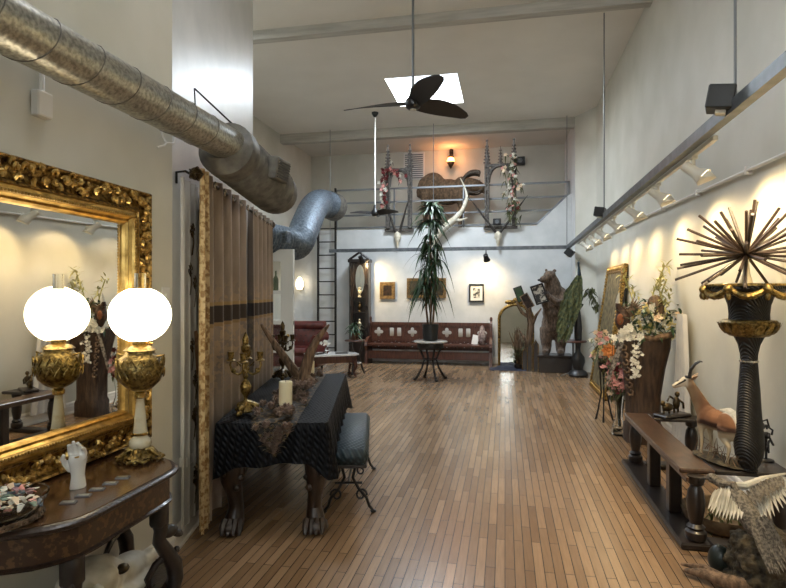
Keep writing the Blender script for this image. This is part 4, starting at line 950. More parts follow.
go = bpy.data.objects.new('lamp_glow', gl); go.location = (-1.722, 2.405, 1.5); COL.objects.link(go)
bpy.data.objects['globe_shade'].visible_shadow = True
# porcelain hand
hd = thing('hand_figure', 'white porcelain hand standing upright on the console table', 'figurine', (-1.727, 2.01, .80), R(20))
m = MB(); m.tube([(0, 0, 0), (0, 0, .01), (0, 0, .05), (0, 0, .085), (0, 0, .12), (0, 0, .14)], [.034, .033, .027, .03, .038, .034], 14, flat=.62)
fing = [(-.03, .065, 1), (-.011, .078, .9), (.009, .073, 1.1), (.027, .056, 1.4)]
for x, L, c in fing: m.tube([(x*.8, 0, .12), (x, .0, .12+L*.45), (x*1.0, -.010*c, .12+L*.8), (x*.9, -.026*c, .12+L*1.0)], [.0105, .0098, .0088, .0065], 8)
m.tube([(-.026, -.003, .075), (-.045, -.014, .105), (-.048, -.026, .13), (-.040, -.036, .148)], [.014, .0115, .0105, .007], 8)
blob('hand', m, M['ceram'], hd, .0035, 2)
MB().tube([(.004+.0*k, .016, .10-.012*k) for k in range(5)], .004, 6).tube([(-.012, -.024, .13), (.012, -.024, .135)], .004, 6).build('painted_detail', M['goldb'], hd)
for i in range(5):
    t = thing('silver_card', ['dark silvery card nearest the porcelain hand, first of five in a row', 'second silvery card in the row beside the porcelain hand', 'middle silvery card of the row on the console table', 'fourth silvery card of the row, toward the lamp', 'last silvery card of the row, nearest the lamp'][i], 'card', (-1.64+.002*i, 1.86+.075*i, .80), R(20))
    m = MB().box((-.028, -.016, 0), (.028, .016, .004)); m.build('card', M['steel'], t, smooth=False); MB().box((-.02, -.009, .004), (.02, .009, .0055)).build('print', M['galv'], t, smooth=False)
bw = thing('glass_bowl', 'shallow glass bowl heaped with pastel scraps at the left end of the console', 'bowl', (-1.735, 1.66, .80))
g = MB(); pr = [(.05, .0), (.09, .012), (.125, .045), (.14, .075), (.146, .09), (.140, .09), (.134, .076), (.12, .05), (.085, .018), (0, .012)]
g.lathe(pr, 32).build('bowl', M['glass'], bw)
cols = [M['petc'], M['petp'], M['petw'], mat('sage paper', (.25, .34, .27)), mat('mauve paper', (.42, .25, .28)), M['petw'], mat('dusty blue paper', (.16, .22, .28))]
for k in range(90):
    a, r_ = random.uniform(0, TAU), .13*math.sqrt(random.random()); z = .06+.06*(1-(r_/.135)**2)*random.random()**.4
    m = MB(); dd = rv(); dd.z *= .35; P = [Vector((0, 0, 0)), dd*.02+Vector((0, 0, .006)), dd*.05+rv(.006)]
    m.tube(P, [.008, .012, .005], 5, flat=.35); m.build('paper_curl', cols[k % 7], bw, loc=(r_*math.cos(a)*.9, r_*math.sin(a)*.9, z))
wr = thing('twig_basket', 'dark woven ring under the glass bowl on the console', 'basket', (-1.735, 1.66, .80)); m = MB()
m.tube([(.115*math.cos(TAU*k/24), .115*math.sin(TAU*k/24), .012+.004*math.sin(k*2.3)) for k in range(24)], .010, 6, True)
for k in range(40): a = TAU*k/40; m.tube([(.10*math.cos(a), .10*math.sin(a), .006), (.132*math.cos(a+.12), .132*math.sin(a+.12), .016), (.12*math.cos(a+.25), .12*math.sin(a+.25), .022)], .004, 5)
m.build('woven_ring', M['driftw'], wr)
# ================================================================ curtains
def pleat(name, lab, t0, t1, off, z0, z1, n, amp, mt, grp=None, ph=0, cat='curtain', rings=True):
    c = A((t0+t1)/2, off); L = t1-t0
    t = thing(name, lab, cat, (c.x, c.y, 0), WR, grp)
    def fn(u, v):
        z = z0+(z1-z0)*v; w__ = 1 + .0*v
        return Vector((amp*math.sin(u*n*TAU+ph)*(.8+.2*math.sin(v*3)), (u-.5)*L+.02*math.sin(u*n*TAU*2+1)*(1-v), z))
    m = MB(); m.grid(fn, n*14, 16); m.build('fabric', mt, t, ang=180)
    if rings:
        for k in range(n):
            y = ((k+.25)/n-.5)*L; MB().tube([(amp*1.15, y+.022*math.cos(TAU*q/14), z1-.06+.022*math.sin(TAU*q/14)) for q in range(14)], .006, 6, True).build('grommet_ring', M['steel2'], t)
    return t
M['steel2'] = mat('nickel grommet', (.5, .48, .44), rough=.25, metal=.9)
pleat('taupe_curtain', 'taupe velvet curtain with dark embroidered band, nearer the gilt mirror', .22, 1.42, .125, .10, 2.38, 5, .05, M['curtain'])
pleat('taupe_curtain', 'taupe velvet curtain with dark embroidered band, farther from the gilt mirror', 1.54, 2.50, .125, .10, 2.38, 5, .045, M['curtain'], ph=1)
pleat('brocade_curtain', 'narrow gold brocade curtain edge between sheer voile and taupe panels', .03, .21, .16, .10, 2.38, 2, .028, M['brocade'], rings=False)
s_ = pleat('sheer_curtain', 'sheer white embroidered voile curtain at the near edge of the window', .0, .34, .05, .14, 2.32, 3, .018, M['sheer'], rings=False)
random.seed(3)
for z in (2.0, 1.72, 1.30, 1.08, .8, .45):
    for q in range(2):
        m = MB(); c = Vector((.028, random.uniform(-.07, .07), z+random.uniform(-.05, .05)))
        for k in range(6):
            a = TAU*k/6; m.tube([c, c+Vector((0, .03*math.cos(a), .03*math.sin(a))), c+Vector((0, .045*math.cos(a+.5), .045*math.sin(a+.5)))], [.003, .005, .002], 5)
        m.tube([c, c+Vector((0, .02, -.08)), c+Vector((0, -.01, -.16))], .003, 5); m.build('embroidered_flower', M['bronze'], s_)
m = MB(); m.leaf((.03, 0, 1.36), (0, .15, -1), .32, .13, 0, 6, up=(1, 0, 0)); m.build('embroidered_leaf', mat('amber embroidery', (.20, .10, .04), (.35, .20, .09), scale=30), s_)
rd = thing('curtain_rod', 'dark metal curtain rod with ball finial on the window wall', 'curtain rod', A(1.16, .14, 2.34), WR)
MB().tube([(0, -1.10, 0), (0, 1.36, 0)], .014, 10).build('rod', M['bronze'], rd)
for s in (-1.15, 1.38):
    m = MB().ell((0, s, 0), .04, 14, 10)
    for k in range(5): a = TAU*k/5; m.tube([(.042*math.cos(a)*math.sin(PI*j/8), s+.045*math.cos(PI*j/8), .042*math.sin(a)*math.sin(PI*j/8)) for j in range(9)], .006, 6)
    m.build('finial', M['bronze'], rd)
for s in (-1.1, 1.1): MB().tube([(-.135, s, -.05), (-.135, s, .02), (-.07, s-.03, .02), (0, s, -.02), (.02, s, .0)], .008, 8).build('wall_bracket', M['blackm'], rd)
# ================================================================ black draped table
TC = Vector((-1.752, 4.53, 0)); tb = thing('carved_table', 'long dark table with heavy carved paw-foot legs by the curtained window', 'table', TC, WR)
MB().box((-.345, -1.11, .715), (.345, 1.11, .75), .01).build('table_top', M['wood'], tb, ang=25); MB().box((-.30, -1.05, .60), (.30, 1.05, .715), .01).build('apron', M['wood'], tb, ang=25)
for sx in (-1, 1):
    for sy in (-1, 1):
        m = MB(); x, y = sx*.27, sy*1.0; o = lambda r, z: (x+sx*r*.35, y+sy*r*.9, z)
        m.tube([o(0, .66), o(.02, .58), o(.05, .48), o(.04, .36), o(0, .25), o(-.02, .16), o(.0, .09), o(.03, .05)], [.08, .09, .088, .07, .052, .05, .065, .055], 12)
        m.ell(o(.045, .05), (.08, .085, .05), 12, 8)
        for k in range(4): m.tube([o(.03, .10)[0:1]+(o(.03, .10)[1], .10) if 0 else (x+(k-1.5)*.032, y+sy*.05, .09), (x+(k-1.5)*.036, y+sy*.10, .055), (x+(k-1.5)*.036, y+sy*.118, .02)], [.028, .024, .012], 7)
        for k in range(5): m.ell((x+sx*.05*math.cos(k), y+sy*(.06+.02*math.sin(k*2)), .56-.06*k), .026, 7, 5)
        m.tube([o(.06, .52), o(.12, .48), o(.13, .42), o(.09, .39)], [.02, .022, .018, .01], 7)
        m.build('leg', M['wood'], tb)
tc = thing('black_tablecloth', 'shiny black pintucked cloth draped over the long carved table', 'tablecloth', (TC.x, TC.y, .752), WR)
def cloth():
    hx, hy = .36, 1.13; m = MB(); n = 160; per = []
    rc = .05
    for i in range(n):
        s = i/n*2*(2*hx+2*hy)/1; s = i/n*(4*hx+4*hy)
        if s < 2*hx: p, nn = (-hx+s, -hy), (0, -1)
        elif s < 2*hx+2*hy: p, nn = (hx, -hy+s-2*hx), (1, 0)
        elif s < 4*hx+2*hy: p, nn = (hx-(s-2*hx-2*hy), hy), (0, 1)
        else: p, nn = (-hx, hy-(s-4*hx-2*hy)), (-1, 0)
        per.append((Vector((p[0], p[1], 0)), Vector((nn[0], nn[1], 0)), s))
    rows = 9; vs = []; fs = []
    for r in range(rows+1):
        for p, nn, s in per:
            cx, cy = 1-abs(abs(p.x)-hx)/.12, 1-abs(abs(p.y)-hy)/.25
            corner = max(0, min(1, cx))*max(0, min(1, cy)) if True else 0
            drop = (.27+.10*corner+.015*math.sin(s*9)) if p.x > -hx+.001 else .36
            cn = Vector((p.x/hx, p.y/hy, 0))
            t_ = r/rows; z = .006-drop*t_ if r else .006
            flare = (.012+.02*t_+.022*t_*math.sin(s*26)+.05*corner*t_)
            if p.x < -hx+.1 and abs(nn.y) > .5: flare *= .4
            if nn.x < -.5: flare = min(flare, .02)
            q = p+(nn.lerp(cn.normalized(), corner*.6))*flare*(1 if r else .3); vs.append((q.x, q.y, z))
    for r in range(rows):
        for i in range(n): fs.append((r*n+i, (r+1)*n+i, (r+1)*n+(i+1) % n, r*n+(i+1) % n))
    m.add(vs, fs); m.add(vs[:n], [tuple(range(n))])
    return m
cloth().build('cloth', M['pintuck'], tc, ang=60)
gr = thing('dried_rose_runner', 'runner of dusty dried roses along the black tablecloth, hanging over its near end', 'garland', (TC.x, TC.y, .765), WR)
random.seed(5); S = []
for k in range(72):
    y = -1.12+2.1*(k/72)**1.1; wd_ = .13+.03*math.sin(k); S.append((random.uniform(-wd_, wd_)+.02, y, .012+.03*random.random()))
for k in range(26):
    t_ = random.random(); wd_ = .15*(1-t_); S.append((random.uniform(-wd_, wd_)+.02, -1.165-.02*random.random(), -.005-.20*t_))
for i, p in enumerate(S):
    m = MB(); s = random.uniform(.022, .034)
    for l in range(3):
        for k in range(5): a = TAU*k/5+l; m.leaf((0, 0, 0), (math.cos(a), math.sin(a), .3+.6*l), s*1.5, s*1.4, -.2, 2)
    m.ell((0, 0, s*.4), s*.5, 6, 4); m.build('dried_rose', [M['brownrose'], M['brownrose'], M['leafo'], M['rosem']][i % 4] if 'rosem' in M else M['brownrose'], gr, loc=p)
m = MB()
for p in S[::1]:
    for _ in range(3): m.leaf(Vector(p)+rv(.02), (rv().x, rv().y, .3), .06, .02, .3, 2)
m.build('foliage', mat('brown dried leaf', (.045, .035, .02), (.12, .09, .05), .8, scale=20), gr, smooth=False)
m = MB(); m.add([(-.13, -1.1, .008), (.17, -1.1, .008), (.17, 1.0, .008), (-.13, 1.0, .008), (-.13, -1.158, 0), (.17, -1.158, 0), (.02, -1.175, -.22)], [(0, 1, 2, 3), (4, 5, 1, 0), (6, 5, 4)])
m.build('gold_lace', mat('gold and black lace', (.012, .010, .008), (.20, .13, .05), .6, scale=44, p=(.54, .58)), gr, smooth=False)
def candelabrum(lab, loc, mt, rot, s=1):
    t = thing('candelabrum', lab, 'candelabrum', loc, rot, 'candelabra on the black tablecloth')
    m = MB()
    for k in range(3):
        a = k*TAU/3+.5; c_, s_ = math.cos(a), math.sin(a); m.tube([(0, 0, .07), (c_*.05, s_*.05, .06), (c_*.075, s_*.075, .03), (c_*.095, s_*.095, .012)], [.028, .022, .018, .02], 8)
        m.ell((c_*.07, s_*.07, .045), .026, 8, 6).ell((c_*.1, s_*.1, .015), .02, 8, 6)
    m.lathe([(.05, .01), (.06, .02), (.035, .07), (.02, .085)], 16).build('base', mt, t)
    MB().lathe([(.02, .08), (.012, .1), (.015, .12), (.034, .15), (.04, .19), (.025, .22), (.012, .24), (.02, .26), (.012, .28), (.016, .34), (.012, .40), (.02, .42), (.03, .44), (.032, .47)], 18).build('stem', mt, t)
    for k in range(4):
        a = k*PI/2+.3; c_, s_ = math.cos(a), math.sin(a); m = MB()
        m.tube([(0, 0, .30), (c_*.05, s_*.05, .27), (c_*.09, s_*.09, .29), (c_*.105, s_*.105, .34), (c_*.10, s_*.10, .36)], [.010, .009, .009, .008, .008], 7)
        m.tube([(c_*.03, s_*.03, .33), (c_*.06, s_*.06, .36), (c_*.055, s_*.055, .33)], .006, 6)
        m.lathe([(.012, .36), (.034, .368), (.03, .375), (.018, .38), (.022, .41), (.024, .43), (.014, .43)], 12, (c_*.10, s_*.10, 0)).ell((c_*.08, s_*.08, .30), .018, 8, 6).build('arm', mt, t)
    MB().lathe([(.03, .46), (.034, .465), (.02, .48), (.024, .52), (.012, .55), (0, .57)], 12).build('finial', mt, t)
    return t
p = at(241, 413, Z=.775); candelabrum('gold ornate candelabrum nearest the camera, on the black cloth by the curtain', (p.x+.02, p.y+.03, .768), M['brass'], 0)
candelabrum('dark bronze candelabrum at the far end of the black cloth', (-2.15, 5.20, .768), M['bronze'], .4)
def candle(lab, p, r, h, glass=True):
    t = thing('pillar_candle', lab, 'candle', p)
    m = MB().lathe([(0, .012), (r, .012), (r*1.01, h*.5), (r, h-.004), (r*.9, h), (r*.5, h-.008), (0, h-.01)], 28); m.build('wax', M['wax'], t)
    MB().tube([(0, 0, h-.01), (.001, 0, h+.012)], .0015, 5).build('wick', M['black'], t)
    MB().lathe([(0, .0), (r*1.35, .0), (r*1.4, .006), (r*1.2, .012), (0, .012)], 20).build('dish', M['blackm'], t)
p = at(284, 409, Z=.775); candle('thick ivory pillar candle nearest the camera, on the rose runner', (p.x, p.y+.03, .79), .048, .18)
p = at(310, 382, D=5.35); candle('ivory pillar candle behind the driftwood on the rose runner', (p.x, p.y, .79), .042, .17)
dv = thing('driftwood_fork', 'forked driftwood centrepiece rising in a V from the black cloth', 'driftwood', (-1.76, 4.72, .80), R(11.3))
MB().tube(smooth_path([Vector(q) for q in ((.02, .03, .0), (-.06, 0, .10), (-.18, 0, .26), (-.28, 0, .40), (-.37, 0, .53))], 4), [.04, .045, .045, .04, .04, .04, .038, .036, .035, .033, .03, .028, .026, .024, .02, .016, .008], 8).build('left_prong', M['driftw'], dv)
MB().tube(smooth_path([Vector(q) for q in ((-.02, 0, .0), (.02, .0, .12), (.06, 0, .26), (.13, 0, .40), (.235, 0, .53))], 4), [.045, .055, .055, .055, .054, .052, .05, .048, .045, .042, .038, .034, .03, .026, .02, .014, .006], 8).build('right_prong', M['driftw'], dv)
MB().tube([(-.14, -.03, -.01), (-.05, 0, .03), (.04, 0, .05), (.10, .02, .01)], [.02, .05, .05, .02], 8).build('root', M['driftw'], dv)
for k, (x, y) in enumerate(((-1.70, 4.52), (-1.66, 4.63), (-1.80, 4.55))):
    t = thing('mauve_rose', ['large dark rose at the foot of the driftwood, front', 'large dark rose at the foot of the driftwood, right side', 'large dark rose at the foot of the driftwood, left side'][k], 'flower', (x, y, .80), 0)
    m = MB(); flower(m, (0, 0, .02), .06, 7, Vector((.2, -.6, 1)), 3); m.build('petals', M['brownrose'], t, smooth=False)
# bench
bn = thing('upholstered_bench', 'long teal damask bench with scrolled iron legs beside the draped table', 'bench', (-1.235, 4.44, 0), WR)
m = MB().box((-.145, -.66, .385), (.145, .62, .50), .04); m.build('cushion', M['teal'], bn, ang=60)
m = MB().box((-.135, -.64, .365), (.135, .61, .39), .008); m.build('seat_board', M['blackw'], bn, ang=25)
for sy in (-.5, .5):
    for sx in (-1, 1):
        m = MB(); P = [(sx*.10, sy, .41), (sx*.05, sy, .34), (sx*.03, sy, .26), (sx*.07, sy, .18), (sx*.13, sy, .11), (sx*.15, sy, .05), (sx*.18, sy, .012)]
        m.tube(P, .011, 8); 
        m.tube([(sx*(.09+.045*math.cos(k*.6)*(1-k*.06)), sy, .13+.05*math.sin(k*.6)*(1-k*.06)) for k in range(12)], .008, 7)
        m.tube([(sx*(.09+.03*math.cos(k*.6+2)*(1-k*.06)), sy, .31+.035*math.sin(k*.6+2)*(1-k*.06)) for k in range(11)], .007, 7)
        m.ell((sx*.18, sy, .012), (.024, .018, .012), 8, 6); m.build('scrolled_leg', M['blackm'], bn)
MB().tube([(0, -.5, .22), (0, 0, .18), (0, .5, .22)], .009, 7).tube([(-.1, -.5, .22), (.1, -.5, .22)], .009, 7).tube([(-.1, .5, .22), (.1, .5, .22)], .009, 7).build('stretcher', M['blackm'], bn)
# ================================================================ right side: long low bench in a U
kb = thing('altar_bench', 'long low brown U-shaped bench on turned black legs along the right wall', 'bench', (0, 0, 0))
bx0, bx1, by0, by1 = 1.10, 1.31, 3.78, 5.62
by0 = 3.89
def topb(a, b): return MB().box((a[0], a[1], .45), (b[0], b[1], .48), .008)
topb((bx0, by0), (bx1, by1)).build('long_top', M['kneel'], kb, ang=25); topb((bx1+.001, by0), (1.77, by0+.34)).build('near_top', M['blackw'], kb, ang=25); topb((bx1+.001, by1-.2), (1.77, by1)).build('far_top', M['blackw'], kb, ang=25)
by0 = 3.78
MB().box((bx0+.012, by0+.02, .425), (bx0+.03, by1-.02, .45)).build('edge_moulding', M['kneel'], kb, smooth=False)
for a, b, nme in (((bx0-.02, by0, 0), (bx0+.16, by1, .045), 'floor_rail'), ((bx0+.16, by0+.01, 0), (1.75, by0+.14, .045), 'floor_rail'), ((bx0+.16, by1-.14, 0), (1.75, by1-.01, .045), 'floor_rail')):
    MB().box(a, b, .012).build(nme, M['blackw'], kb, ang=25)
bal = [(.05, .045), (.062, .06), (.062, .10), (.045, .115), (.055, .13), (.035, .15), (.04, .17), (.052, .24), (.054, .29), (.045, .36), (.03, .39), (.048, .405), (.052, .43), (.052, .45)]
for x, y in ((bx0+.085, by0+.075), (bx0+.085, by1-.09), (1.68, by0+.10), (1.66, by1-.10)): MB().lathe(bal, 20, (x, y, 0)).build('turned_leg', M['blackw'], kb)
for y in (4.33, 4.88): MB().box((bx0+.045, y-.045, .045), (bx0+.13, y+.045, .45), .008).build('square_leg', M['blackw'], kb, ang=25)
# big urn
ux, uy = 1.515, 3.92
ur = thing('tall_urn', 'very tall slender black urn with gilt garland bowl standing on the low bench', 'urn', (ux, uy, .48))
MB().lathe([(.045, 0), (.05, .01), (.045, .02), (.062, .05), (.078, .10), (.085, .16), (.083, .22), (.070, .36), (.062, .50), (.052, .64), (.048, .70), (.05, .74), (.062, .80), (.085, .85), (.08, .86)], 32).build('ribbed_body', M['urn'], ur)
MB().lathe([(.048, .685), (.055, .69), (.055, .70), (.048, .705)], 24).build('silver_ring', M['steel2'], ur)
m = MB().lathe([(.06, .845), (.11, .855), (.14, .88), (.158, .915), (.162, .94), (.15, .955), (.12, .96)], 32)
for k in range(16): a = TAU*k/16; m.leaf((.13*math.cos(a), .13*math.sin(a), .87), (math.cos(a)*.5, math.sin(a)*.5, .8), .09, .055, .0, 4, up=(math.cos(a), math.sin(a), .1))
m.build('gilt_bowl', M['gold2'] if 'gold2' in M else M['brass'], ur)
MB().lathe([(.115, .95), (.112, .99), (.118, 1.05), (.135, 1.10), (.19, 1.135), (.25, 1.15), (.255, 1.17), (.24, 1.18), (.12, 1.14), (.0, 1.10)], 32).build('flared_rim', M['urn'], ur)
m = MB()
for k in range(8):
    a0 = TAU*k/8
    m.tube([(.255*math.cos(a0+TAU/8*j/6), .255*math.sin(a0+TAU/8*j/6), 1.155-.05*math.sin(PI*j/6)) for j in range(7)], [.014, .018, .022, .024, .022, .018, .014], 8)
    m.ell((.262*math.cos(a0), .262*math.sin(a0), 1.15), .03, 8, 6).ell((.26*math.cos(a0), .26*math.sin(a0), 1.11), (.016, .016, .03), 8, 6)
m.lathe([(.25, 1.165), (.262, 1.17), (.262, 1.18), (.25, 1.185)], 32); m.build('garland_swags', M['brass'], ur)
sp_ = thing('spiky_starburst', 'dark starburst sculpture of radiating rods on top of the tall urn', 'sculpture', (ux-.015, uy, 1.65))
MB().lathe([(.045, -.06), (.05, -.03), (.02, .08), (.012, .2)], 14).build('pale_stand', M['porc'], sp_); MB().ell((0, 0, .20), .035, 12, 8).build('core', M['bronze'], sp_)
random.seed(21); RODM = mat('dark brown wooden rods', (.018, .011, .008), (.045, .028, .02), .45, scale=20)
for k in range(64):
    z = 1-2*(k+.5)/64; a = k*2.39996+random.uniform(-.2, .2); rr_ = math.sqrt(max(0, 1-z*z)); d = Vector((rr_*math.cos(a), rr_*math.sin(a), z))
    if d.z < -.62: continue
    L = random.uniform(.38, .48)*(1-.25*abs(d.z)); c = Vector((0, 0, .20))
    if d.x > .3: L = min(L, (1.785-ux+.015)/d.x)
    MB().tube([c+d*.02, c+d*L], [.0095, .0095], 6).build('rod', RODM, sp_, smooth=False)
# springbok
spb = thing('springbok_mount', 'small taxidermy springbok with white rump stripe standing behind the tall urn', 'animal mount', (1.40, 4.10, .505), R(110))
spb.scale = (.95, .95, .95)
def spring_mat():
    m, nt, b = newmat('springbok coat'); L = nt.links.new
    tc = N(nt, 'ShaderNodeTexCoord'); sp = N(nt, 'ShaderNodeSeparateXYZ'); L(tc.outputs['Object'], sp.inputs[0])
    def rng(o, a, b_, inv=False):
        r = N(nt, 'ShaderNodeMapRange'); r.inputs['From Min'].default_value = a; r.inputs['From Max'].default_value = b_
        if inv: r.inputs['To Min'].default_value = 1; r.inputs['To Max'].default_value = 0
        L(o, r.inputs['Value']); return r.outputs[0]
    def mul(a, b_): k = N(nt, 'ShaderNodeMath', operation='MULTIPLY'); L(a, k.inputs[0]); L(b_, k.inputs[1]); return k.outputs[0]
    def mix(f, c1, c2):
        x = N(nt, 'ShaderNodeMixRGB'); L(f, x.inputs[0])
        if isinstance(c1, tuple): x.inputs[1].default_value = (*c1, 1)
        else: L(c1, x.inputs[1])
        x.inputs[2].default_value = (*c2, 1); return x.outputs[0]
    X, Y, Z = sp.outputs
    ay = N(nt, 'ShaderNodeMath', operation='ABSOLUTE'); L(Y, ay.inputs[0]); ay = ay.outputs[0]
    c = mix(rng(Z, .20, .225), (.46, .38, .26), (.045, .018, .010))           # legs and belly pale, dark flank band
    c = mix(rng(Z, .245, .262), c, (.22, .10, .048))                            # rufous back
    c = mix(mul(rng(X, .10, .16), rng(Z, .2, .24)), c, (.36, .25, .14))         # neck fawn
    c = mix(mul(mul(rng(X, -.06, -.09), rng(ay, .035, .025, False)), rng(Z, .16, .19)), c, (.80, .76, .64))  # rump stripe
    dp_ = N(nt, 'ShaderNodeVectorMath', operation='DOT_PRODUCT'); L(tc.outputs['Object'], dp_.inputs[0]); dp_.inputs[1].default_value = (.616, .788, 0)
    c = mix(mul(rng(dp_.outputs['Value'], .185, .20), rng(Z, .46, .48)), c, (.70, .63, .50))       # pale face
    L(c, b.inputs['Base Color']); b.inputs['Roughness'].default_value = .85; return m
m = MB(); m.ell((-.11, 0, .26), (.10, .072, .085)).ell((0, 0, .262), (.13, .072, .075)).ell((.10, 0, .265), (.09, .068, .085)).ell((-.14, 0, .24), (.075, .07, .09))
m.tube([(.13, 0, .29), (.155, .03, .37), (.165, .07, .45), (.17, .10, .50)], [.062, .048, .038, .034], 12)
def hp(q):
    q.M = Matrix.Translation((.17, .10, 0)) @ Matrix.Rotation(R(52), 4, 'Z') @ Matrix.Translation((-.235, 0, 0)); return q
hp(m).ell((.25, 0, .515), (.045, .033, .036)).tube([(.255, 0, .515), (.30, 0, .49), (.345, 0, .465)], [.034, .025, .015], 10)
m.M = Matrix()
for s in (-1, 1):
    m.tube([(.12, s*.035, .24), (.13, s*.037, .15), (.12, s*.037, .12), (.122, s*.037, .03), (.13, s*.037, .0)], [.038, .019, .014, .011, .014], 8)
    m.tube([(-.12, s*.04, .24), (-.10, s*.042, .17), (-.15, s*.042, .115), (-.14, s*.042, .03), (-.13, s*.042, .0)], [.06, .034, .016, .011, .014], 8)
m.tube([(-.20, 0, .26), (-.225, 0, .2), (-.22, 0, .15)], [.014, .010, .006], 6)
blob('body', m, spring_mat(), spb, .0075, 2)
m = MB(); m.leaf((-.02, 0, .343), (-1, 0, -.1), .21, .055, .45, 6)
m = MB(); m.tube([(-.02, 0, .338), (-.10, 0, .347), (-.165, 0, .325), (-.208, 0, .28), (-.212, 0, .22)], [.008, .026, .03, .028, .018], 10); m.build('white_rump_fur', mat('white woolly fur', (.66, .62, .50), (.80, .77, .68), .95, scale=40, bump=1), spb)
for s in (-1, 1):
    hp(MB()).tube([(.235, s*.014, .54), (.225, s*.025, .60), (.195, s*.032, .645), (.165, s*.022, .665), (.15, s*.012, .66)], [.013, .0105, .008, .005, .002], 9).build('horn', M['horn'], spb)
    hp(MB()).leaf((.215, s*.03, .525), (-.5, s*.8, .6), .085, .035, 0, 4).build('ear', mat('ear fur', (.30, .2, .12)), spb)
    hp(MB()).tube([(.262, s*.031, .522), (.295, s*.026, .50), (.33, s*.0165, .475)], [.006, .006, .003], 6).ell((.262, s*.031, .525), .0075, 8, 6).build('eye_and_face_stripe', M['blackw'], spb)
hp(MB()).ell((.30, 0, .508), (.02, .012, .012)).ell((.245, 0, .545), (.022, .028, .015)).build('dark_forehead', M['horn'], spb)
m = MB().ell((0, 0, -.012), (.24, .095, .022), 24, 6); m.build('ground_mound', M['soil'], spb)
m = MB()
for k in range(26): a = Vector((random.uniform(-.22, .22), random.uniform(-.08, .08), 0)); m.tube([a, a+rv(.03)+Vector((0, 0, .04)), a+rv(.06)+Vector((0, 0, .07+.05*random.random()))], [.004, .003, .001], 5)
m.build('dry_twigs', M['driftw'], spb)
# bronze figurine group on the far return
fg = thing('bronze_figurine', 'dark bronze figure group on the far end of the low bench', 'figurine', (1.50, 5.52, .48), .6)
MB().box((-.16, -.08, 0), (.16, .08, .03), .012).build('base', M['blackw'], fg, ang=25); m = MB()
m.ell((-.06, 0, .09), (.06, .035, .04)).ell((.05, 0, .12), (.035, .03, .06)).ell((.06, 0, .20), (.022, .022, .026)).tube([(.05, .02, .15), (0, .03, .18), (-.04, .02, .14)], .010, 6).tube([(.06, -.02, .15), (.10, -.03, .12), (.12, -.02, .07)], .010, 6)
for x in (-.10, -.03, .03, .08): m.tube([(x, .01, .08), (x+.01, .015, .05), (x, .01, .03)], .010, 6)
m.ell((-.12, 0, .13), (.025, .02, .025)).tube([(-.12, 0, .12), (-.09, 0, .1)], .014, 6); m.build('figures', M['bronze'], fg)
io = thing('iron_flower_ornament', 'black openwork metal flower against the wall behind the tall urn', 'ornament', (1.72, 4.18, .48)); m = MB()
for k in range(7):
    a = TAU*k/7; m.tube([(0, .05*math.cos(a), .17+.05*math.sin(a)), (-.02, .09*math.cos(a+.3), .17+.09*math.sin(a+.3)), (0, .11*math.cos(a+.8), .17+.11*math.sin(a+.8)), (.01, .06*math.cos(a+1), .17+.06*math.sin(a+1))], .007, 6)
m.tube([(0, 0, 0), (0, 0, .17)], .008, 6).ell((0, 0, .17), .025); m.ell((0, 0, .005), (.05, .05, .01)); m.build('openwork', M['blackm'], io)
# oval log slab below
ov = thing('round_wooden_dish', 'large round brown rimmed dish on the floor inside the low bench', 'dish', (1.50, 4.24, 0), .3)
m = MB().lathe([(0, .02), (.20, .02), (.25, .05), (.27, .10), (.285, .115), (.285, .10), (.26, .03), (.22, .0), (0, .0)][::-1], 40); m.build('dish', mat('mottled brown dish', (.06, .04, .025), (.20, .14, .08), .6, scale=16, bump=.4), ov)
m = MB(); 
for k in range(60): a, r_ = random.uniform(0, TAU), .2*math.sqrt(random.random()); m.leaf((r_*math.cos(a), r_*math.sin(a), .03), rv()+Vector((0, 0, .8)), .13, .02, .3, 3)
m.build('dried_foliage', M['leafo'], ov, smooth=False)
# ---- bird on its mount
bm_ = thing('winged_bird_mount', 'grey and white taxidermy bird with spread wings on rocky mount, bottom right', 'bird', (1.36, 3.40, 0))
o0 = Vector((1.36, 3.40, 0))
m = MB(); random.seed(9)
for k in range(26):
    z = random.uniform(0, .25); r_ = .15*(1-z*1.3); a = random.uniform(0, TAU); m.ell((r_*math.cos(a)*.8+.02, r_*math.sin(a)*.7, z), (random.uniform(.06, .11), random.uniform(.06, .1), random.uniform(.05, .09)), 9, 6)
m.ell((.02, .03, .12), (.16, .14, .18)); blob('rocky_mount', m, M['soil'], bm_, .010, 1, .06, .035)
def wp(px, py, D): return at(px, py, D=D)-o0
hd_, nk, b1, b2, b3, tl = wp(712, 478, 3.32), wp(722, 484, 3.28), wp(736, 497, 3.2), wp(748, 515, 3.12), wp(757, 532, 3.06), wp(783, 566, 2.93)
m = MB(); m.tube([hd_+Vector((0, 0, .0)), nk, b1, b2, b3, b3.lerp(tl, .3)], [.026, .03, .055, .06, .048, .025], 12).ell(hd_, (.032, .03, .03), 10, 7)
FE = mat('grey brown barred feathers', (.075, .066, .055), (.21, .185, .15), .8, scale=70, p=(.42, .58)); FW = mat('white grey feathers', (.40, .39, .34), (.62, .60, .54), .8, scale=12)
blob('body', m, FE, bm_, .009, 2)
MB().tube([hd_+Vector((-.02, 0, 0)), hd_+Vector((-.055, 0, -.005)), hd_+Vector((-.07, 0, -.02))], [.012, .007, .001], 7).build('beak', M['horn'], bm_)
MB().ell(hd_+Vector((-.015, -.025, .008)), .006, 8, 6).build('eye', M['black'], bm_)
